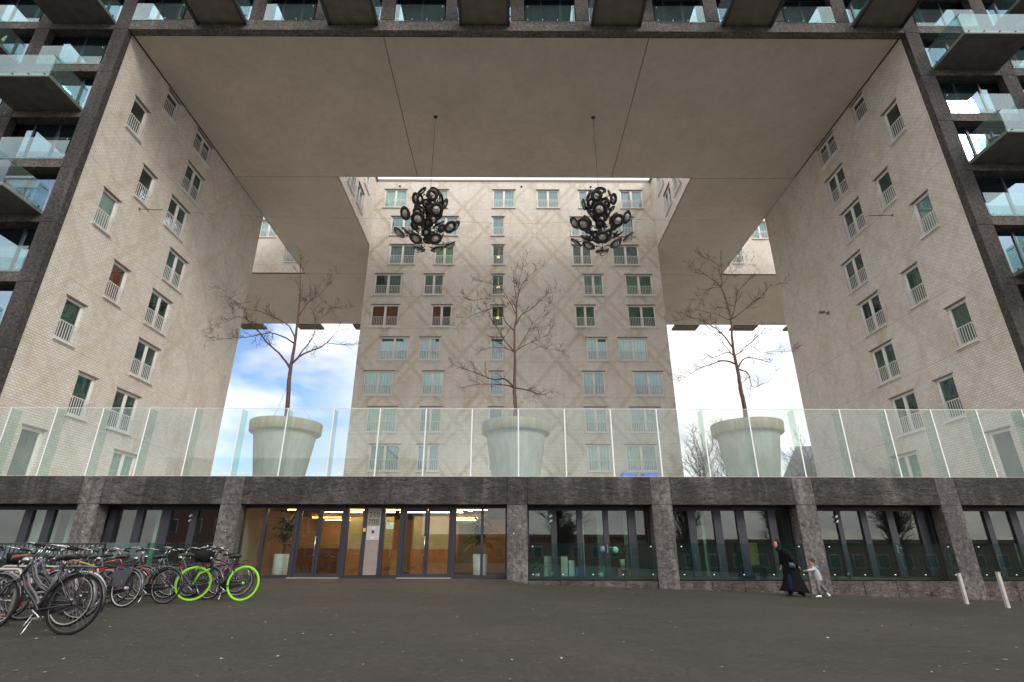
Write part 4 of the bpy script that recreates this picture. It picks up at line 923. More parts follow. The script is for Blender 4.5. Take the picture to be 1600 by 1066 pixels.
# camera on the right wall, little vents high on the tower
m_ = MB(); m_.box(-.05,.0,-.12,.12,-.1,.1); m_.tube([(0,0,0),(-.35,0,.02)], .025, 6); m_.bbox(-.62,-.3,-.09,.09,-.02,.13,.02); m_.bbox(-.5,-.36,-.28,-.14,-.05,.07,.02); m_.tube([(-.3,0,0),(-.42,-.2,0)],.02,5)
tag(obj('security_camera', m_, P('camera_grey', (.16,.15,.14), .5), None, (WR, 33.9, 16.45)), 'small grey security camera on the right gateway wall', 'camera')
for x in (-11.0, 1.1, 8.0):
    m_ = MB(); m_.lathe([(0,0),(.1,0),(.1,.07),(0,.09)], 14, (0,0,0), Matrix.Rotation(PI/2, 3, 'X')); bpart('vent', m_, DARKF, loc=(x, TY-.002, 35.0))
# blue lids peeping over the terrace edge
BLUE = P('blue_plastic', (.03,.13,.55), .5)
for x, lb in ((6.13, 'blue plastic crate on the terrace, left of the pair'), (7.27, 'blue plastic crate on the terrace, right of the pair')):
    t_ = thing('blue_crate', lb, 'crate', (x+.35, 30, ZT), group='blue crates on the terrace')
    m_ = MB(); m_.loft([[(sx*.30, sy*.26, 0) for sx, sy in ((-1,-1),(1,-1),(1,1),(-1,1))], [(sx*.36, sy*.32, 1.05) for sx, sy in ((-1,-1),(1,-1),(1,1),(-1,1))]]); obj('tub', m_, BLUE, t_)
    m_ = MB(); m_.bbox(-.40,.40,-.36,.36,1.06,1.34,.03); obj('lid', m_, BLUE, t_)

# ============================================================ BACKGROUND
def far_tree(x, y, h, seed, label, low=3, nb=30):
    rng = random.Random(seed); t_ = thing('far_tree', label, 'tree', (x, y, -.6), group='bare winter trees beyond the terrace')
    tr = MB(); pts = [Vector((math.sin(i*.6+seed)*.15, 0, h*.78*i/8)) for i in range(9)]; rr = [(.32 if low > 2 else .2)*(1-i/9)+.04 for i in range(9)]; tr.tube(pts, rr, 8); obj('trunk', tr, TWIG, t_)
    cr = MB()
    for k in range(nb):
        i = rng.randint(low, 8); a = rng.uniform(0, 2*PI); l = h*rng.uniform(.16,.34); d = Vector((math.cos(a)*.6, math.sin(a)*.6, rng.uniform(.5,1.1))).normalized(); q = [pts[i].copy()]; 
        for j_ in range(6): d = (d+Vector((rng.gauss(0,.12),rng.gauss(0,.12),.08))).normalized(); q.append(q[-1]+d*l/6)
        rad = [.075*(1-j_/7)+.015 for j_ in range(7)]; cr.tube(q, rad, 4, False)
        for u in range(1, 7):
            for v in range(4):
                dd = (d+Vector((rng.gauss(0,.6),rng.gauss(0,.6),rng.gauss(.1,.5)))).normalized(); s0 = q[u]; s1 = s0+dd*rng.uniform(.6,1.3); s2 = s1+(dd+Vector((rng.gauss(0,.4),0,.3))).normalized()*.8
                cr.tube([s0,s1,s2], [.03,.02,.012], 3, False)
                for e in range(2): cr.tube([s1, s1+Vector((rng.gauss(0,.5),rng.gauss(0,.5),rng.gauss(.4,.4)))], [.018,.01], 3, False)
    obj('crown', cr, P('grey_twigs', (.10,.08,.07), .9) if seed == 1 else bpy.data.materials['grey_twigs'], t_)
for i, (x, y, h, lb) in enumerate(((32.5, 92, 19.5, 'bare far tree just right of the central tower'), (36.8, 90, 23.0, 'tall bare far tree left of the rightmost planter'), (41.2, 94, 21, 'bare far tree half hidden behind the rightmost planter'), (50.5, 92, 20.5, 'bare far tree just right of the rightmost planter'), (54.5, 96, 18.5, 'bare far tree in front of the grey roofed house'))):
    far_tree(x, y, h, i+1, lb)
t_ = thing('far_house', 'distant house with grey roof and red band right of the planters', 'house', (60, 104, -1))
m_ = MB(); m_.box(-3.5,4,0,9,0,15.3); obj('wall', m_, P('far_wall', (.30,.27,.25), .8), t_)
m_ = MB(); m_.box(-3.7,4.2,-.2,9.2,15.31,16.6); obj('red_band', m_, P('far_red', (.28,.06,.05), .8), t_)
m_ = MB(); m_.add([(-3.9,-.4,16.61),(4.4,-.4,16.61),(4.4,9.4,16.61),(-3.9,9.4,16.61),(-2.4,4.5,22.5),(4.4,4.5,22.5)], [(0,1,5,4),(1,2,5),(2,3,4,5),(3,0,4),(3,2,1,0)]); obj('roof', m_, P('far_slate', (.12,.13,.14), .7), t_)

# street behind the viewer, which the ground floor glass mirrors
def mat_redbrick():
    m, t, b = new_mat('red_brick'); c = t.nodes.new('ShaderNodeTexCoord'); s = t.nodes.new('ShaderNodeSeparateXYZ'); t.links.new(c.outputs['Object'], s.inputs[0]); cb = t.nodes.new('ShaderNodeCombineXYZ')
    t.links.new(s.outputs['X'], cb.inputs[0]); t.links.new(s.outputs['Z'], cb.inputs[1]); br = t.nodes.new('ShaderNodeTexBrick'); t.links.new(cb.outputs[0], br.inputs['Vector']); br.inputs['Scale'].default_value = 2
    br.inputs['Color1'].default_value = (.24,.09,.06,1); br.inputs['Color2'].default_value = (.18,.07,.05,1); br.inputs['Mortar'].default_value = (.2,.17,.15,1); t.links.new(br.outputs['Color'], b.inputs['Base Color']); return m
RB = mat_redbrick()
for bx, bw, fl, by_, lb in ((3.5, 46, 1, -52, 'added red brick block farther off, filling the mirrored sky gap between the others'), (-30, 34, 4, -32, 'red brick housing block across the street, left of the viewer'), (44, 50, 1, -34, 'red brick housing block across the street, right of the viewer')):  # the middle block is added to close the sky gap mirrored in the glass
    t_ = thing('brick_house_row', lb, 'building', (bx, by_, gz(bx, by_)-1), group='red brick blocks across the street'); h = fl*3+2
    m_ = MB(); m_.box(-bw/2, bw/2, -9, 0, 0, h); obj('wall', m_, RB, t_)
    m_ = MB(); m_.box(-bw/2-.2, bw/2+.2, -9.2, .3, h, h+.5); obj('roof', m_, LINTEL, t_)
    wm = MB(); wm.box(-.75,.75,0,.06,0,1.7); wme = wm.mesh('window', WHITE); gm = MB(); gm.box(-.66,.66,.061,.08,.09,1.61); gme = gm.mesh('pane', P('mirror_pane', (.05,.07,.08), .08))
    for f_ in range(fl):
        for i in range(int(bw/3.2)):
            o = link('window', wme, t_, (-bw/2+1.8+3.2*i, 0.0, 1.9+3*f_)); link('pane', gme, o)
for i, (x, y, h) in enumerate(((-16, -24, 14), (6, -24, 13), (21, -23, 12), (33, -25, 13), (46, -24, 12))):
    far_tree(x, y, h, 20+i, ['bare street tree behind the viewer, left one', 'bare street tree behind the viewer, middle one', 'bare street tree behind the viewer, third from the left', 'bare street tree behind the viewer, fourth from the left', 'bare street tree behind the viewer, rightmost'][i], low=1, nb=44)

# ============================================================ BICYCLES
SPOKE = P('spoke_steel', (.28,.28,.29), .35, 1); SADDLE = P('saddle_black', (.02,.02,.02), .55); TANS = P('saddle_beige', (.42,.36,.28), .6)
REDL = P('red_reflector', (.28,.012,.01), .35); ORNG = P('orange_reflector', (.8,.2,.03), .3)
cols = {}
def paint(name, c_, rough=.3, metal=0): 
    if name not in cols: cols[name] = P('paint_'+name, c_, rough, metal, coat=.4)
    return cols[name]
bikes = []
def bike(loc, head, lean, label, frame='black', fcol=(.012,.012,.015), tyre=None, rim=None, steer=0., step=True, R=.345, rack=True, basket=None, skirt=False, stand=True, bars='dutch', saddle=None, guard=None, child=False, mud=True, detail=True):
    t_ = thing('bicycle', label, 'bicycle', (loc[0], loc[1], gz(loc[0], loc[1])+.0), (math.radians(lean), 0, math.radians(head)), 'bicycles parked at the racks')
    FM = paint(frame, fcol); TY_ = RUBBER if tyre is None else P('tyre_'+label[:8].replace(' ', '_'), tyre, .6); RM = CHROME if rim is None else P('rim_'+label[:8].replace(' ', '_'), rim, .4)
    wb = 1.12; rx, fx = -wb/2, wb/2; hb = Vector((fx-.36, 0, .92)); ha = Vector((fx-.30, 0, .72))     # head tube
    axd = Vector((.36*.78, 0, -.62)).normalized(); hub_f = Vector((fx, 0, R))
    RS = Matrix.Rotation(steer, 3, axd)
    SF = lambda p: RS @ (Vector(p)-ha) + ha
    bbk = Vector((-.10, 0, .29)); st = Vector((-.25, 0, .80))
    fr = MB()
    fr.tube([bbk, st], .017, 7)
    if step:
        c1 = [ha+Vector((0,0,.0)), ha+Vector((-.10,0,-.18)), Vector((.02,0,.42)), Vector((-.08,0,.31)), bbk]; fr.tube(c1, .019, 7)
        fr.tube([hb+Vector((.0,0,-.05)), ha+Vector((-.16,0,-.05)), Vector((-.02,0,.56)), Vector((-.16,0,.50))], .014, 6)
    else:
        fr.tube([hb+Vector((.01,0,-.04)), st+Vector((0,0,-.04))], .017, 7); fr.tube([ha, bbk], .019, 7)
    fr.tube([ha+Vector((.02,0,-.03)), hb], .022, 8)
    for s_ in (-1, 1):
        fr.tube([bbk+Vector((0,.03*s_,0)), Vector((rx, .065*s_, R))], .010, 5); fr.tube([st+Vector((.02,.02*s_,-.08)), Vector((rx, .065*s_, R))], .009, 5)
    obj('frame', fr, FM, t_)
    # fork, bar and front wheel turn together
    fk = MB()
    for s_ in (-1, 1): fk.tube([SF(ha+Vector((.02,.05*s_,-.05))), SF(Vector((fx-.09,.06*s_,R+.22))), SF(hub_f+Vector((0,.06*s_,0)))], .011, 6)
    fk.tube([SF(ha+Vector((.02,-.05,-.05))), SF(ha+Vector((.02,.05,-.05)))], .014, 6)
    obj('fork', fk, RM if (rim is not None and tyre is not None) else FM, t_)
    hd = MB(); stem = hb+Vector((-.05,0,.13)); hd.tube([SF(hb), SF(stem)], .013, 6)
    if bars == 'dutch':
        for s_ in (-1, 1): hd.tube([SF(stem), SF(stem+Vector((.05,.10*s_,.05))), SF(stem+Vector((.04,.22*s_,.07))), SF(stem+Vector((-.07,.28*s_,.05))), SF(stem+Vector((-.24,.29*s_,.015)))], .0115, 7)
    else:
        for s_ in (-1, 1): hd.tube([SF(stem), SF(stem+Vector((.03,.12*s_,.01))), SF(stem+Vector((-.02,.28*s_,.02)))], .0125, 7)
    obj('handlebar', hd, CHROME if bars == 'dutch' else BLACK, t_)
    gp = MB()
    for s_ in (-1, 1):
        if bars == 'dutch': gp.tube([SF(stem+Vector((-.14,.287*s_,.035))), SF(stem+Vector((-.27,.291*s_,.008)))], .018, 7)
        else: gp.tube([SF(stem+Vector((.0,.20*s_,.018))), SF(stem+Vector((-.025,.30*s_,.022)))], .018, 7)
    obj('grip', gp, RUBBER, t_)
    lamp_ = MB(); lamp_.lathe([(0,-.05),(.03,-.04),(.042,0),(.042,.03),(0,.035)], 12, tuple(SF(hb+Vector((.09,0,-.02)))), RS @ Matrix.Rotation(PI/2, 3, 'Y')); obj('headlight', lamp_, CHROME, t_)
    for nm, cx in (('rear', Vector((rx,0,R))), ('front', hub_f)):
        isf = nm == 'front'; tf = (lambda p: SF(p)) if isf else (lambda p: Vector(p)); mat_ = RS if isf else None; c_ = tuple(SF(cx)) if isf else tuple(cx)
        m_ = MB(); m_.torus(c_, R-.030, .011, 40, 5, mat_); m_.tube([tf(cx+Vector((0,-.05,0))), tf(cx+Vector((0,.05,0)))], .018 if isf else .03, 8); wo_ = obj('wheel', m_, RM, t_)
        m_ = MB(); m_.torus(c_, R-.010, .0175, 44, 7, mat_); obj('tyre', m_, TY_, wo_)
        if detail:
            m_ = MB()
            for i in range(28):
                a = 2*PI*i/28; b2 = a+(.5 if i % 2 else -.5); s_ = .03 if i % 4 < 2 else -.03
                p0 = cx+Vector((.022*math.cos(b2), s_, .022*math.sin(b2))); p1 = cx+Vector(((R-.035)*math.cos(a), 0, (R-.035)*math.sin(a))); m_.tube([tf(p0), tf(p1)], .0016, 3, False)
            stuff(obj('spokes', m_, SPOKE, wo_))
    if mud:
        for isf in (False, True):
            m_ = MB(); cx = hub_f if isf else Vector((rx,0,R)); a0, a1 = ((.05*PI, .82*PI) if isf else (.12*PI, 1.08*PI)); n = 18; vs_ = []
            for i in range(n+1):
                a = a0+(a1-a0)*i/n
                for dy, dr in ((-.028,-.006),(-.014,.010),(.014,.010),(.028,-.006)):
                    p = cx+Vector(((R+.022+dr)*math.cos(a), dy, (R+.022+dr)*math.sin(a))); vs_.append(SF(p) if isf else p)
            m_.add(vs_, [(i*4+k, i*4+k+1, i*4+5+k, i*4+4+k) for i in range(n) for k in range(3)], True); obj('mudguard', m_, FM if guard is None else guard, t_)
    sa = MB(); c_ = st+Vector((0,0,.12)); fr2 = MB(); fr2.tube([st, c_], .012, 6); obj('seat_post', fr2, CHROME, t_)
    rings = []
    for u, w_, h_ in ((-.14,.03,.0),(-.12,.085,.01),(-.04,.095,.0),(.03,.05,-.005),(.10,.024,-.008),(.145,.012,-.02)):
        rings.append([(c_.x+u, w_*math.cos(a), c_.z+.03+h_+.032*math.sin(a)*(1 if math.sin(a) > 0 else 1.4)) for a in [2*PI*k/10 for k in range(10)]])
    sa.loft(rings); obj('saddle', sa, SADDLE if saddle is None else saddle, t_)
    if rack:
        rk = MB(); zr = 2*R+.09
        for s_ in (-1,-.35,.35,1): rk.tube([(rx+.36,.065*s_,zr), (rx-.20,.065*s_,zr)], .007, 5)
        for xx in (rx-.2, rx-.02, rx+.14, rx+.30): rk.tube([(xx,-.07,zr),(xx,.07,zr)], .007, 5)
        for s_ in (-1, 1): rk.tube([(rx-.08,.07*s_,zr),(rx,.072*s_,R)], .006, 4)
        obj('luggage_rack', rk, BLACK if frame != 'silver' else CHROME, t_)
    tl = MB(); tl.bbox(rx-.255, rx-.22, -.025, .025, 2*R+.035, 2*R+.08, .006); obj('tail_light', tl, REDL, t_)
    ch = MB()
    pr = []
    for a in range(16):
        q = 2*PI*a/16; cx_, rr_ = (bbk, .10) if math.cos(q) > 0 else (Vector((rx,0,R)), .055); pr.append(Vector((cx_.x+rr_*math.cos(q), 0, cx_.z+rr_*math.sin(q))))
    vs_ = [p+Vector((0,-.075,0)) for p in pr]+[p+Vector((0,-.045,0)) for p in pr]; ch.add(vs_, [tuple(range(15,-1,-1)), tuple(range(16,32))]+[(i,(i+1)%16,16+(i+1)%16,16+i) for i in range(16)])
    obj('chain_case', ch, FM if not detail or frame == 'black' else BLACK, t_)
    pd = MB()
    for s_, a in ((-1, .6), (1, .6+PI)):
        e = bbk+Vector((.17*math.cos(a), .10*s_, .17*math.sin(a))); pd.tube([bbk+Vector((0,.08*s_,0)), bbk+Vector((0,.1*s_,0)), e], .009, 5); pd.box(e.x-.045, e.x+.045, e.y+(0 if s_ > 0 else -.09), e.y+(.09 if s_ > 0 else 0), e.z-.012, e.z+.012)
    obj('crank', pd, STEEL, t_)
    if stand:
        k_ = MB(); k_.tube([(-.14,.04,.27),(-.22,.30,.012)], .009, 6); obj('kickstand', k_, CHROME, t_)
    if basket:
        bk = MB(); c2 = (SF(hb+Vector((.24,0,.03))) if basket == 'front' else Vector((rx+.02,0,2*R+.11)))
        if basket == 'front': bk.loft([[(c2.x+sx*.11, c2.y+sy*.15, c2.z-.12) for sx, sy in ((-1,-1),(1,-1),(1,1),(-1,1))], [(c2.x+sx*.15, c2.y+sy*.20, c2.z+.12) for sx, sy in ((-1,-1),(1,-1),(1,1),(-1,1))]])
        else: bk.loft([[(c2.x+sx*.17, c2.y+sy*.14, c2.z) for sx, sy in ((-1,-1),(1,-1),(1,1),(-1,1))], [(c2.x+sx*.2, c2.y+sy*.18, c2.z+.22) for sx, sy in ((-1,-1),(1,-1),(1,1),(-1,1))]])
        obj('basket', bk, RUBBER, t_)
    if skirt:
        for s_ in (-1, 1):
            k_ = MB(); k_.add([(rx-.10,.045*s_,R+.36),(rx+.36,.045*s_,R+.33),(rx+.30,.045*s_,R+.05),(rx+.06,.045*s_,R-.03),(rx-.10,.052*s_,R+.36),(rx+.36,.052*s_,R+.33),(rx+.30,.052*s_,R+.05),(rx+.06,.052*s_,R-.03)], [(0,1,2,3),(7,6,5,4),(0,4,5,1),(1,5,6,2),(2,6,7,3),(3,7,4,0)]); obj('coat_guard', k_, P('coat_guard_grey', (.05,.055,.065), .5), t_)
    if child:
        k_ = MB(); k_.bbox(rx-.12, rx+.10, -.12, .12, 2*R+.12, 2*R+.2, .03); k_.bbox(rx-.16, rx-.10, -.12, .12, 2*R+.18, 2*R+.42, .02); obj('child_seat', k_, ORNG, t_)
    return t_
# headings: 180 = front wheel to the left of the picture
bike((-6.33, 7.95), 180, 4, 'black step-through bicycle nearest the viewer, on its long kickstand', saddle=SADDLE, R=.36, rim=(.03,.03,.035))
bike((-7.02, 8.85), 176, 3, 'silver bicycle with pale rims just behind the nearest black bicycle', frame='silver', fcol=(.09,.09,.10), saddle=TANS, rim=(.38,.38,.38))
bike((-7.55, 9.75), 183, -3, 'lilac bicycle with white rear mudguard beside the first hoop rack', frame='lilac', fcol=(.09,.06,.13), guard=P('white_guard', (.42,.40,.44), .4))
bike((-8.2, 10.5), 172, 2, 'dark green bicycle in the middle of the front rack', frame='dark_green', fcol=(.02,.045,.035))
bike((-9.1, 10.0), 10, -3, 'bicycle with red tyres at the left edge of the picture', frame='grey', fcol=(.2,.2,.22), tyre=(.55,.03,.04), step=False, bars='flat')
bike((-8.35, 9.6), 186, 4, 'black bicycle with brown saddle at the left edge of the rack', saddle=P('saddle_brown', (.14,.05,.025), .5), rim=(.12,.12,.12))
bike((-9.1, 11.3), 178, -4, 'white framed bicycle behind the left hoop rack', frame='white', fcol=(.38,.38,.37), step=False)
bike((-9.9, 12.6), 8, 3, 'dark blue bicycle in the back row by the railing', frame='navy', fcol=(.02,.03,.09), basket='rear')
bike((-9.16, 12.5), 188, 3, 'gold bicycle with tan tyres in the middle of the back row', frame='gold', fcol=(.35,.22,.08), tyre=(.22,.15,.08), step=False, mud=False, rack=False)
bike((-9.25, 13.5), 20, -3, 'red framed bicycle in the middle of the back row', frame='red', fcol=(.22,.02,.02), step=False)
bike((-8.3, 12.1), 170, 3, 'grey bicycle with black coat guard and white walled tyres', frame='slate', fcol=(.05,.055,.07), rim=(.50,.46,.49), skirt=True, R=.35)
bike((-7.9, 14.9), 14, -4, 'black bicycle leaning in the back row behind the slate grey one')
bike((-8.35, 14.4), 196, 5, 'silver bicycle half hidden left of the bicycle with green wheels', frame='silver', fcol=(.09,.09,.10), rim=(.3,.3,.3))
bike((-7.6, 14.0), 172, -3, 'dark bicycle behind the front wheel of the green wheeled one', frame='slate', fcol=(.05,.055,.07), stand=False)
bike((-6.7, 13.62), 180.5, 4, 'black bicycle with bright lime green tyres and rims', tyre=(.24,.66,.012), rim=(.24,.62,.02), steer=-.62, basket='front', rack=False, mud=False, R=.365, bars='flat', step=False)
bike((-7.3, 14.6), 12, -4, 'pink and black bicycle behind the bicycle with green wheels', frame='magenta', fcol=(.10,.02,.06), rim=(.25,.25,.26))
bike((-7.75, 15.5), 186, 3, 'black bicycle at the right end of the racks, farthest from the viewer')
bike((-10.1, 14.2), 172, 3, 'black bicycle at the far left end of the back row', rim=(.10,.10,.10))
bike((-9.5, 14.7), 8, -4, 'brown bicycle in the farthest row against the windows', frame='brown', fcol=(.07,.035,.02), rim=(.2,.2,.2), step=False)
bike((-8.75, 15.2), 188, 4, 'teal bicycle in the farthest row against the windows', frame='teal', fcol=(.01,.06,.07), rim=(.2,.2,.2))
bike((-8.75, 11.6), 175, -3, 'black sports bicycle with thin tyres in front of the gold one', fcol=(.012,.012,.012), step=False, mud=False, bars='flat', rim=(.05,.05,.05), R=.335)
bike((-8.0, 12.9), 176, 2, 'black step-through bicycle between the grey and the green wheeled ones', rim=(.12,.12,.12))
# racks
HOOP = P('galvanised_hoop', (.34,.32,.30), .45, .4)
def hoop(x0, x1, y, label):
    z = gz(x0, y); t_ = thing('bike_rack', label, 'bike rack', ((x0+x1)/2, y, z), group='hoop bike racks'); h = (x1-x0)/2; H_ = .76; r = .09
    pts = [(-h,0,-.02),(-h,0,H_-r)]+[(-h+r-r*math.cos(a),0,H_-r+r*math.sin(a)) for a in (.4,.8,1.2,1.57)]+[(h-r+r*math.sin(a),0,H_-r+r*math.cos(a)) for a in (0,.4,.8,1.2,1.57)]+[(h,0,-.02)]
    m_ = MB(); m_.tube(pts, .024, 9); obj('hoop', m_, HOOP, t_)
    m_ = MB(); m_.tube([(-h,0,.33),(h,0,.33)], .014, 7); obj('crossbar', m_, HOOP, t_)
hoop(-8.7, -7.45, 9.0, 'galvanised hoop bike rack nearest the viewer'); hoop(-9.3, -7.7, 11.0, 'galvanised hoop bike rack in front of the gold bicycle'); hoop(-10.2, -8.75, 11.8, 'galvanised hoop bike rack behind the gold bicycle')
t_ = thing('railing', 'low black metal railing behind the bicycles at far left', 'railing', (-13.2, 16.2, gz(-13, 16.2)))
m_ = MB(); m_.box(-1.9,1.9,-.02,.02,1.16,1.20); m_.box(-1.9,1.9,-.02,.02,.12,.15); m_.box(-1.9,-1.86,-.02,.02,-.02,1.16); m_.box(1.86,1.9,-.02,.02,-.02,1.16); obj('rail', m_, BLACK, t_)
bm = MB(); bm.box(-.009,.009,-.009,.009,.15,1.16); bme = bm.mesh('bar', BLACK)
for i in range(1, 30): link('bar', bme, t_, (-1.86+3.72*i/30, 0, 0))

# ============================================================ BOLLARDS
for x, y, h, lb in ((14.2, 18.5, .88, 'slim white square bollard in front of the stone column, the left of two'), (14.36, 17.2, .95, 'slim white square bollard further right, nearer the viewer')):
    m_ = MB(); m_.bbox(-.046,.046,-.04,.04,-.1,h,.008); m_.box(-.052,.052,-.046,.046,h-.012,h+.004)
    tag(obj('bollard', m_, P('white_bollard', (.42,.40,.375), .6, noise=.12, nscale=7), None, (x, y, gz(x, y))), lb, 'bollard', 'white bollards on the pavement')

# ============================================================ THINGS BEHIND THE GROUND FLOOR GLASS
LEAF = P('leaf_green', (.035,.10,.025), .5); LEAF2 = P('leaf_dark', (.02,.055,.02), .55); POTW = P('glazed_white_pot', (.55,.60,.56), .35)
def palm(x, y, h, label, n=90, seed=1, potm=POTW, ph_=.9):
    rng = random.Random(seed); t_ = thing('potted_palm', label, 'potted plant', (x, y, -.055)); m_ = MB(); m_.lathe([(0,0),(.24,0),(.27,.05),(.30,ph_),(.26,ph_),(.25,ph_-.05),(0,ph_-.06)], 24); obj('pot', m_, potm, t_)
    st_ = MB(); st_.tube([(0,0,ph_-.08),(.05,.02,h*.55),(.02,0,h*.8)], [.05,.04,.03], 7); obj('stem', st_, BARK, t_)
    lf = MB()
    for i in range(n):
        a = rng.uniform(0, 2*PI); z0_ = rng.uniform(ph_+.25, h*.92); el_ = rng.uniform(.2, 1.2); l = rng.uniform(.6,1.0); q = Vector((.02,0,z0_)); d = Vector((math.cos(a)*math.cos(el_), math.sin(a)*math.cos(el_), math.sin(el_))); pr = None; sd_ = Vector((-math.sin(a), math.cos(a), 0)); vs_ = []
        for k in range(6):
            w_ = .055*math.sin(PI*(k+.4)/5.6); vs_ += [q-sd_*w_, q+Vector((0,0,.006)), q+sd_*w_]; q = q+d*l/5; d = (d+Vector((0,0,-.30))).normalized()
        lf.add(vs_, [(k*3+j_, k*3+j_+1, k*3+4+j_, k*3+3+j_) for k in range(5) for j_ in (0,1)], True)
    stuff(obj('foliage', lf, LEAF, t_)); return t_
palm(-8.95, 22.9, 2.2, 'tall potted palm with white pot behind the glass left of the doors', seed=2); palm(-1.15, 22.95, 2.35, 'tall potted dragon plant in a pale pot right of the doors', seed=5, n=110)
def bushy(x, y, z, r, label, seed, ph_=.25, mat=None):
    rng = random.Random(seed); t_ = thing('house_plant', label, 'potted plant', (x, y, z)); m_ = MB(); m_.lathe([(0,0),(.09,0),(.12,ph_),(.10,ph_),(.095,ph_-.03),(0,ph_-.03)], 18); obj('pot', m_, mat or POTW, t_); lf = MB()
    for i in range(130):
        a, b_ = rng.uniform(0, 2*PI), rng.uniform(-.3, 1.5); c_ = Vector((math.cos(a)*math.cos(b_), math.sin(a)*math.cos(b_), math.sin(b_)))*r*rng.uniform(.35,1)+Vector((0,0,ph_+r*.7)); u = Vector((rng.gauss(0,1),rng.gauss(0,1),rng.gauss(0,1))).normalized()*.06; v_ = u.cross(Vector((rng.gauss(0,1),rng.gauss(0,1),1))).normalized()*.03
        lf.add([c_-u, c_+v_, c_+u, c_-v_], [(0,1,2,3)])
    for i in range(6): lf.tube([(0,0,ph_-.05), (rng.uniform(-1,1)*r*.6, rng.uniform(-1,1)*r*.6, ph_+r)], .006, 4)
    stuff(obj('foliage', lf, LEAF2 if seed % 2 else LEAF, t_)); return t_
FZ = -.055; by = 22.40
def cbox(name, label, cat, x0_, x1_, z0_, z1_, mat, y=by, d=.3, **k):
    t_ = thing(name, label, cat, ((x0_+x1_)/2, y, z0_)); m_ = MB(); w_ = (x1_-x0_)/2; m_.bbox(-w_, w_, 0, d, 0, z1_-z0_, .01); obj('body', m_, mat, t_)
    m_ = MB(); m_.box(-w_-.004, w_+.004, -.005, d+.004, z1_-z0_+.001, z1_-z0_+.02); m_.box(-.03,.03,-.004,-.001,.0,z1_-z0_); obj('lid', m_, mat, t_); return t_
CARD = P('cream_card', (.60,.55,.47), .8); WBX = P('white_box', (.68,.68,.66), .7)
bushy(1.05, by, FZ, .32, 'green plant in a low pale pot at the left of the shop window', 3, .22)
cbox('cardboard_box', 'lower cream cardboard box left of the window post', 'box', 1.33, 1.72, FZ, .36, CARD); cbox('cardboard_box', 'upper cream cardboard box stacked left of the window post', 'box', 1.34, 1.70, .39, .76, CARD)
cbox('storage_box', 'tall cream box right of the window post', 'box', 1.98, 2.24, FZ, .74, CARD, d=.28); cbox('storage_box', 'narrow white box beside the blue bag', 'box', 2.28, 2.50, FZ, .60, WBX)
t_ = thing('blue_bag', 'bright blue bag standing on the shop floor', 'bag', (2.70, by-.05, FZ)); m_ = MB(); m_.loft([[(sx*.15, sy*.09, 0) for sx, sy in ((-1,-1),(1,-1),(1,1),(-1,1))], [(sx*.17, sy*.07, .42) for sx, sy in ((-1,-1),(1,-1),(1,1),(-1,1))]]); obj('body', m_, P('bright_blue', (.01,.20,.75), .4), t_); m_ = MB(); m_.tube([(-.08,0,.41),(-.06,0,.54),(.06,0,.54),(.08,0,.41)], .01, 5); obj('handle', m_, WBX, t_)
t_ = thing('watering_can', 'small green and white watering can on the shop floor', 'watering can', (3.5, by, FZ)); m_ = MB(); m_.lathe([(0,0),(.13,0),(.12,.22),(.05,.26),(0,.26)], 16); obj('body', m_, P('mint', (.25,.55,.40), .4), t_); m_ = MB(); m_.tube([(.1,0,.05),(.22,0,.16),(.28,0,.26)], .018, 6); obj('spout', m_, POTW, t_)
t_ = thing('stool', 'small wooden stool under a yellow green pot', 'stool', (4.42, by+.1, FZ)); OAK = P('oak', (.36,.19,.08), .55); m_ = MB(); m_.bbox(-.26,.26,-.16,.16,.34,.38,.01); obj('seat', m_, OAK, t_)
for sx in (-1, 1): m_ = MB(); m_.bbox(sx*.20-.05, sx*.20+.05, -.15, .15, 0, .339, .008); obj('leg', m_, OAK, t_)
bushy(4.36, by+.1, FZ+.382, .36, 'leafy plant in a yellow green pot on the wooden stool', 5, .34, P('yellow_green_pot', (.52,.52,.30), .4))
for x, z, c_, nm in ((3.62, 1.02, (.42,.36,.62), 'lilac'), (4.08, .99, (.30,.58,.40), 'mint green')):
    t_ = thing('paper_lantern', nm+' round paper lantern hanging behind the shop window', 'lantern', (x, by-.1, z)); m_ = MB(); m_.lathe([(.13*math.cos(a)*(1+.02*math.cos(i_*PI)), .13*math.sin(a)) for i_, a in enumerate([-PI/2+PI*i/12 for i in range(13)])], 20); obj('shade', m_, P('lantern_'+nm.replace(' ', '_'), c_, .7), t_); m_ = MB(); m_.tube([(0,0,.12),(0,0,2.55-z)], .003, 4); obj('cord', m_, BLACK, t_)
cbox('yellow_panel', 'yellow board leaning behind the shop window beside the walking woman', 'board', 9.3, 9.85, .45, 1.25, P('mustard', (.40,.28,.05), .7), 22.9, .05)

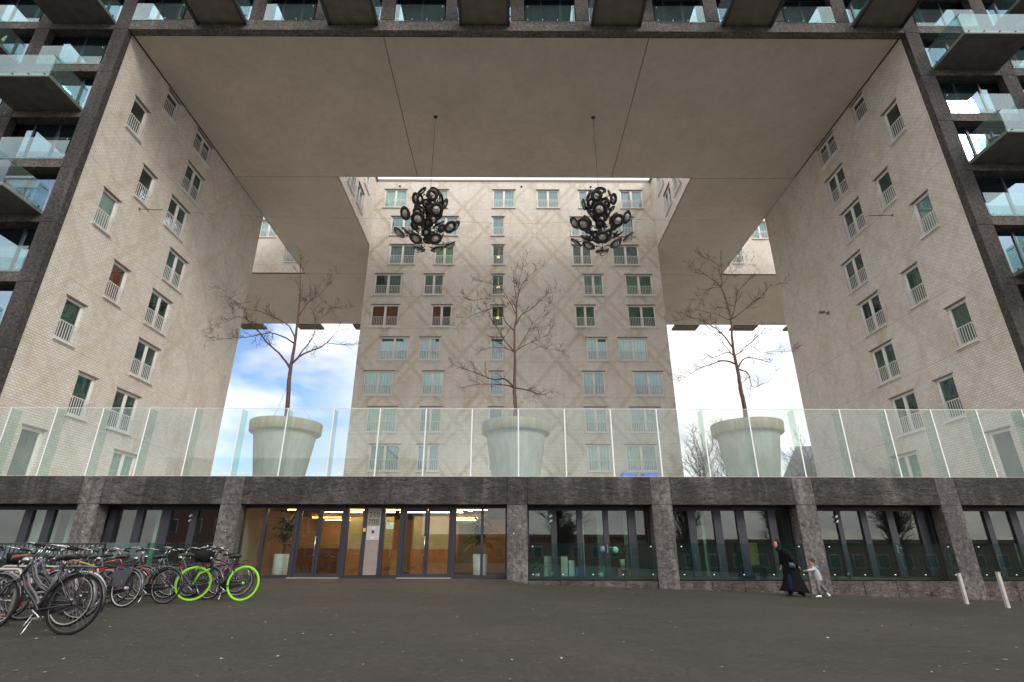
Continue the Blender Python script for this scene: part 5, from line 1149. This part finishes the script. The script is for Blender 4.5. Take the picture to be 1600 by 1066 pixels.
# balcony chairs
def chair(x, y, z, rz, col, label):
    t_ = thing('balcony_chair', label, 'chair', (x, y, z), (0,0,rz)); M_ = P('chair_'+label[:5], col, .5)
    m_ = MB(); m_.bbox(-.22,.22,-.2,.2,.42,.45,.01); obj('seat', m_, M_, t_); m_ = MB(); m_.bbox(-.22,.22,.18,.21,.5,.9,.01); obj('backrest', m_, M_, t_)
    for sx in (-1,1):
        for sy in (-1,1): m_ = MB(); m_.tube([(sx*.2,sy*.18,.42 if sy < 0 else .7),(sx*.22,sy*.2,0)], .014, 6); obj('leg', m_, BLACK, t_)
for (xx, zz, s_, bi, k) in balconies:
    if (s_, bi, k) == (1, 0, 5) or False: chair(xx[0]+.55, YF-1.0, zz+.202, .6, (.30,.12,.04), 'brown wooden chair on a right hand balcony beside the gateway')
    if s_ == 0 and bi == 1 and zz > 24 and zz < 27: chair(xx[1]-.5, YF-1.0, zz+.202, -.4, (.45,.55,.25), 'pale green chair on a left hand balcony')

# ============================================================ PEOPLE
SKIN = P('skin_light', (.50,.27,.18), .5); SKINB = P('skin_warm', (.42,.20,.12), .5)
def skin_body(name, joints_, bones, radii, mat, parent, level=2):
    me = bpy.data.meshes.new(name); me.from_pydata([Vector(p) for p in joints_], bones, []); me.update()
    o = bpy.data.objects.new(name, me); C.objects.link(o)
    md = o.modifiers.new('s', 'SKIN'); md.use_smooth_shade = True
    for i, r in enumerate(radii): me.skin_vertices[0].data[i].radius = (r, r) if not isinstance(r, tuple) else r
    me.skin_vertices[0].data[0].use_root = True
    sb = o.modifiers.new('b', 'SUBSURF'); sb.levels = level; sb.render_levels = level
    dg = bpy.context.evaluated_depsgraph_get(); m2 = bpy.data.meshes.new_from_object(o.evaluated_get(dg)); bpy.data.objects.remove(o)
    m2.name = name; m2.materials.clear(); m2.materials.append(mat)
    for p in m2.polygons: p.use_smooth = True
    q = link(name, m2, parent); return q
def ell(mb_, c_, rx_, ry_, rz_, n=14, m=9, mat=None):
    vs_ = []; 
    for i in range(m+1):
        a = -PI/2+PI*i/m
        for k in range(n):
            b_ = 2*PI*k/n; p = Vector((rx_*math.cos(a)*math.cos(b_), ry_*math.cos(a)*math.sin(b_), rz_*math.sin(a))); p = mat @ p if mat else p; vs_.append(p+Vector(c_))
    mb_.add(vs_, [(i*n+k, i*n+(k+1)%n, (i+1)*n+(k+1)%n, (i+1)*n+k) for i in range(m) for k in range(n)], True)
def hand(parent, wrist, dirn, down, s=1., mat=SKIN, curl=.5):
    """palm and five bent fingers growing from the wrist"""
    wv = Vector(wrist); d = Vector(dirn).normalized(); dn_ = Vector(down).normalized(); sv = d.cross(dn_).normalized(); m_ = MB()
    m_.loft([[wv+d*a*s+sv*w_*s*math.cos(q)+dn_*h_*s*math.sin(q) for q in [2*PI*k/8 for k in range(8)]] for a, w_, h_ in ((-.02,.022,.018),(.02,.032,.016),(.06,.040,.014),(.085,.038,.012))])
    for i, (off, l) in enumerate(((-.030,.060),(-.010,.070),(.010,.066),(.030,.052))):
        p = wv+d*.08*s+sv*off*s; dd = d.copy(); q = [p]
        for k in range(3): dd = (dd+dn_*curl).normalized(); q.append(q[-1]+dd*l*s/2.2)
        m_.tube(q, [.009*s,.0085*s,.008*s,.006*s], 6)
    q = [wv+d*.03*s-sv*.03*s, wv+d*.06*s-sv*.055*s+dn_*.012*s, wv+d*.085*s-sv*.048*s+dn_*.03*s]; m_.tube(q, [.012*s,.010*s,.008*s], 6)
    return m_
def head(mb_, c_, s, tilt=0.):
    """head facing -x with nose, brow, ears"""
    R_ = Matrix.Rotation(tilt, 3, 'Y')
    def T(p): return R_ @ Vector(p)*s+Vector(c_)
    rings = []
    prof = [(-.115,.030,.035,-.035),(-.095,.052,.045,-.022),(-.06,.072,.058,-.012),(-.02,.086,.068,-.003),(.02,.094,.073,.004),(.06,.092,.072,.008),(.095,.072,.058,.010),(.115,.040,.034,.010),(.122,.01,.01,.01)]
    for z, rx_, ry_, cx in prof: rings.append([T((cx+rx_*math.cos(a), ry_*math.sin(a), z)) for a in [2*PI*k/16 for k in range(16)]])
    mb_.loft(rings)
    mb_.loft([[T((-.082-u, .012*w_*math.cos(a), z+.012*w_*math.sin(a))) for a in [2*PI*k/6 for k in range(6)]] for u, w_, z in ((-.012,1.2,.01),(.008,.9,-.005),(.026,.8,-.022),(.012,.4,-.03))])
    for sy in (-1, 1): ell(mb_, T((.012, sy*.074, -.005)), .018*s, .008*s, .03*s, 8, 5)
    return T
# the woman walks left, leaning forward; her trailing hand holds the child's
wx, wy = 9.42, 19.62; W_ = thing('person', 'woman in long black coat and headscarf walking left with a child by the hand', 'person', (wx, wy, gz(wx, wy)+.0), group=None)
J = [(.02,0,.90),(-.03,0,1.08),(-.10,0,1.28),(-.17,0,1.40),(-.235,0,1.50),(-.28,0,1.56),
     (.02,-.10,.86),(-.16,-.10,.48),(-.13,-.09,.09),(-.25,-.09,.04),
     (.02,.10,.86),(.10,.10,.46),(.30,.09,.12),(.24,.09,.04),
     (-.13,-.17,1.36),(-.02,-.23,1.12),(.16,-.20,.94),
     (-.15,.17,1.34),(-.14,.22,1.12),(-.17,.21,.93)]
bn = [(0,1),(1,2),(2,3),(3,4),(4,5),(0,6),(6,7),(7,8),(8,9),(0,10),(10,11),(11,12),(12,13),(3,14),(14,15),(15,16),(3,17),(17,18),(18,19)]
ra = [.11,.09,.09,.05,.045,.045,.08,.055,.038,.03,.08,.055,.038,.03,.036,.032,.026,.036,.032,.026]
body = skin_body('body', J, bn, ra, SKIN, W_)
m_ = MB(); head(m_, (-.305,0,1.615), .98, .15); hd_ = obj('face', m_, SKIN, W_)
m_ = MB()
for sy in (-1,1): ell(m_, (-.385, sy*.028, 1.63), .008,.012,.007, 8, 5)
m_.tube([(-.385,-.02,1.567),(-.392,0,1.566),(-.385,.02,1.567)], .004, 4); obj('eyes_and_mouth', m_, P('dark_eye', (.05,.02,.02), .4), W_)
COAT = P('black_wool', (.006,.006,.007), .95, noise=.25, nscale=20, bump=.3, spec=.15); SCARF = P('black_scarf', (.012,.010,.012), .85, bump=.3, nscale=10, spec=.2)
# coat: rings of (z, centre x, half depth in x, half width in y)
rg = []; nn = 36
for i, (z, cx, ax_, ay) in enumerate(((.13,.045,.46,.27),(.20,.045,.43,.265),(.40,.05,.34,.245),(.62,.03,.26,.225),(.82,.02,.235,.225),(.98,-.01,.205,.21),(1.14,-.045,.185,.215),(1.28,-.085,.175,.225),(1.38,-.13,.15,.20),(1.44,-.165,.115,.145),(1.49,-.215,.07,.075))):
    fold = max(0, (.95-z))*.075
    ax_ *= 1.04; rg.append([(cx+ax_*math.cos(a)*(1+fold*math.sin(a*7+z)), ay*math.sin(a)*(1+fold*math.cos(a*9)), z+(.035*math.cos(a)*(-1) if z < .3 else 0)) for a in [2*PI*k/nn for k in range(nn)]])
m_ = MB(); m_.loft(rg)
obj('coat', m_, COAT, W_)
for nm, pts, rr in (('sleeve', [(-.12,-.16,1.39),(-.06,-.215,1.24),(.0,-.235,1.11),(.09,-.23,1.0),(.165,-.21,.93)], [.085,.078,.068,.062,.07]), ('sleeve', [(-.14,.16,1.38),(-.14,.21,1.24),(-.14,.22,1.1),(-.165,.215,.96)], [.08,.072,.066,.06])):
    m_ = MB(); m_.tube(pts, rr, 14); obj(nm, m_, COAT, W_)
m_ = MB(); R_ = Matrix.Rotation(.15, 3, 'Y'); hc = Vector((-.280,0,1.618)); rings = []
for z, rx_, ry_, cx in ((-.22,.10,.115,.06),(-.17,.092,.105,.045),(-.12,.086,.092,.03),(-.07,.088,.086,.02),(-.02,.098,.090,.010),(.04,.108,.093,.004),(.09,.098,.082,.004),(.13,.064,.056,.006),(.145,.02,.02,.01)):
    rings.append([R_ @ Vector((cx+(rx_ if math.cos(a) > -.55 or z > .06 or z < -.13 else rx_*.55)*math.cos(a)*(1.1 if math.cos(a) < 0 and z > .06 else 1), ry_*math.sin(a)*(1+.03*math.sin(5*a+z*30)), z))+hc for a in [2*PI*k/24 for k in range(24)]])
m_.loft(rings); obj('headscarf', m_, SCARF, W_)
m_ = MB(); m_.tube([(-.13,-.13,.66),(-.165,-.165,.46),(-.19,-.175,.28),(-.19,-.15,.10)], [.055,.075,.078,.078], 14); m_.tube([(.10,.09,.46),(.22,.09,.28),(.32,.09,.13)], [.10,.09,.085], 14); m_.v = [(x, y*1.0, z) for x, y, z in m_.v]
obj('trousers', m_, P('indigo_trousers', (.006,.008,.045), .9, spec=.15, bump=.3), W_)
m_ = MB(); m_.loft([[(-.175, -.10-.273+.0, z) for z in ()]]) if False else None
panel_ = MB(); panel_.loft([[(-.26+.0*k, 0, 0) for k in range(3)]]) if False else None
SHOE = P('black_shoe', (.012,.012,.015), .45)
for cx, cy_, cz, tl in ((-.22,-.10,.045,0), (.30,.09,.055,.35)):
    m_ = MB(); Rr = Matrix.Rotation(tl, 3, 'Y'); rings = []
    for u, w_, h_ in ((-.15,.015,.012),(-.13,.038,.022),(-.06,.046,.035),(.02,.040,.050),(.08,.036,.055),(.105,.02,.03)):
        rings.append([Rr @ Vector((u, w_*math.sin(a), -.035+h_+h_*math.cos(a)))+Vector((cx,cy_,cz)) for a in [2*PI*k/10 for k in range(10)]])
    m_.loft(rings); obj('shoe', m_, SHOE, W_)
m_ = MB(); m_.loft([[(-.03+sx*.10, -.262+sy*.02-0, z) for sx, sy in ((-1,-1),(1,-1),(1,1),(-1,1))] for z in (.86,1.03)]); 
hb_ = thing('handbag', 'small dark grey handbag carried by the woman in black', 'bag', (wx, wy, gz(wx, wy))); obj('bag_body', m_, P('dark_teal_leather', (.03,.05,.06), .45), hb_)
m_ = MB(); m_.tube([(-.12,-.262,1.02),(-.13,-.20,1.30),(-.13,-.10,1.45)], .008, 5); m_.tube([(.06,-.262,1.02),(.0,-.22,1.3),(-.13,-.10,1.45)], .008, 5); obj('strap', m_, SADDLE, hb_)
m_ = hand(W_, (.17,-.205,.925), (.75,0,-.55), (-.2,.3,-.9), .95, SKIN, .55); obj('hand', m_, SKIN, W_)
m_ = hand(W_, (-.17,.21,.94), (-.3,0,-.9), (-.6,0,-.4), .95, SKIN, .4); obj('hand', m_, SKIN, W_)
# the child
cx_, cy0 = 10.17, 19.45; K = thing('person', 'small child in a grey and white hooded jacket trailing behind the woman in black', 'person', (cx_, cy0, gz(cx_, cy0)))
J = [(.03,0,.56),(.0,0,.68),(-.03,0,.80),(-.05,0,.88),(-.065,0,.94),(-.07,0,.98),
     (.02,-.06,.53),(-.03,-.06,.31),(-.02,-.06,.07),(-.11,-.06,.035),
     (.04,.06,.53),(.14,.06,.34),(.29,.06,.13),(.28,.06,.04),
     (-.05,-.11,.86),(-.20,-.11,.82),(-.345,-.10,.80),
     (-.02,.12,.86),(.10,.16,.72),(.13,.15,.57)]
ra = [.085,.085,.085,.05,.036,.034,.055,.04,.028,.022,.055,.04,.028,.022,.036,.028,.02,.036,.028,.02]
skin_body('body', J, bn, ra, SKINB, K)
m_ = MB(); head(m_, (-.075,0,1.055), .88, .05); obj('face', m_, SKINB, K)
m_ = MB()
for sy in (-1,1): ell(m_, (-.150, sy*.026, 1.068), .008,.012,.008, 8, 5)
m_.tube([(-.150,-.018,1.008),(-.157,0,1.007),(-.150,.018,1.008)], .004, 4); obj('eyes_and_mouth', m_, P('dark_eye2', (.05,.02,.02), .4), K)
m_ = MB(); ell(m_, (-.052,0,1.098), .092,.080,.078, 18, 10); m_.v = [(x if not (x < -.12 and z < 1.10) else -.11, y, max(z, 1.06 if x < -.02 else 1.02)) for x, y, z in m_.v]; rg_ = random.Random(4)
for i in range(90):
    a, b_ = rg_.uniform(0,2*PI), rg_.uniform(.1,1.5); p = Vector((-.052+.09*math.cos(a)*math.cos(b_), .078*math.sin(a)*math.cos(b_), 1.098+.076*math.sin(b_)))
    if p.x < -.115 and p.z < 1.13: continue
    ell(m_, p, .016,.016,.014, 6, 4)
obj('hair', m_, P('dark_brown_hair', (.05,.02,.012), .8), K)
JK = P('grey_white_jacket', (.36,.35,.40), .8, noise=.18, nscale=14, bump=.3); 
m_ = MB(); rg = []
for z, cx, a_, b_ in ((.50,.035,.115,.135),(.53,.035,.125,.14),(.62,.02,.135,.145),(.72,.0,.13,.145),(.82,-.025,.115,.145),(.89,-.04,.085,.10),(.93,-.055,.06,.06)):
    rg.append([(cx+a_*math.cos(q)*(1+.03*math.sin(q*5+z*9)), b_*math.sin(q), z) for q in [2*PI*k/20 for k in range(20)]])
m_.loft(rg); obj('jacket', m_, JK, K)
m_ = MB(); m_.tube([(-.04,-.10,.865),(-.12,-.115,.845),(-.21,-.11,.82),(-.335,-.10,.80)], [.062,.055,.048,.042], 12); obj('sleeve', m_, JK, K)
m_ = MB(); m_.tube([(-.01,.11,.865),(.05,.15,.79),(.11,.165,.71),(.135,.155,.58)], [.062,.056,.048,.042], 12); obj('sleeve', m_, JK, K)
m_ = MB(); ell(m_, (.055,0,.90), .075,.095,.05, 14, 8, Matrix.Rotation(.5, 3, 'Y')); obj('hood', m_, P('blue_hood', (.05,.20,.42), .8), K)
GT = P('grey_trousers', (.16,.13,.15), .85, bump=.3)
m_ = MB(); m_.tube([(.02,-.055,.55),(-.02,-.06,.40),(-.03,-.06,.25),(-.02,-.06,.09)], [.078,.068,.058,.052], 12); m_.tube([(.035,.055,.55),(.10,.06,.41),(.18,.06,.28),(.275,.06,.15)], [.078,.066,.055,.048], 12); obj('trousers', m_, GT, K)
WS = P('white_trainer', (.70,.70,.72), .5)
for cx, cy_, cz, tl in ((-.06,-.06,.035,0), (.30,.06,.085,.95)):
    m_ = MB(); Rr = Matrix.Rotation(tl, 3, 'Y'); rings = []
    for u, w_, h_ in ((-.115,.012,.012),(-.10,.032,.020),(-.04,.038,.028),(.02,.033,.040),(.06,.030,.045),(.08,.015,.02)):
        rings.append([Rr @ Vector((u, w_*math.sin(a), -.03+h_+h_*math.cos(a)))+Vector((cx,cy_,cz)) for a in [2*PI*k/10 for k in range(10)]])
    m_.loft(rings); obj('shoe', m_, WS, K)
m_ = hand(K, (-.345,-.10,.80), (-.9,0,.15), (.1,.2,-.9), .72, SKINB, .5); obj('hand', m_, SKINB, K)
m_ = hand(K, (.135,.152,.565), (.05,0,-1), (-.9,0,0), .72, SKINB, .35); obj('hand', m_, SKINB, K)

# ============================================================ LITTER ON THE ASPHALT
rng = random.Random(12); m_ = MB(); m2 = MB()
for i in range(800):
    y = 5+15.5*rng.random()**.8; x = rng.uniform(-1.0, 1.0)*(y*1.0+2); 
    if y > 20.6: continue
    s_ = rng.uniform(.008,.030)*(1.4 if rng.random() < .12 else 1); a = rng.uniform(0, 2*PI); z = gz(x, y)
    q = [(x+s_*math.cos(a+k*1.57+rng.uniform(-.3,.3))*(1 if k % 2 else .55), y+s_*math.sin(a+k*1.57)*(1 if k % 2 else .55), z+.006+rng.uniform(0,.012)) for k in range(4)]
    (m_ if rng.random() < .55 else m2).add(q, [(0,1,2,3)])
tag(obj('litter', m_, P('pale_scraps', (.30,.26,.21), .8)), 'scattered pale scraps and pebbles on the asphalt', 'litter', kind='stuff')
tag(obj('fallen_leaves', m2, P('dead_leaves', (.20,.10,.045), .8)), 'scattered brown leaf bits on the asphalt', 'leaves', kind='stuff')
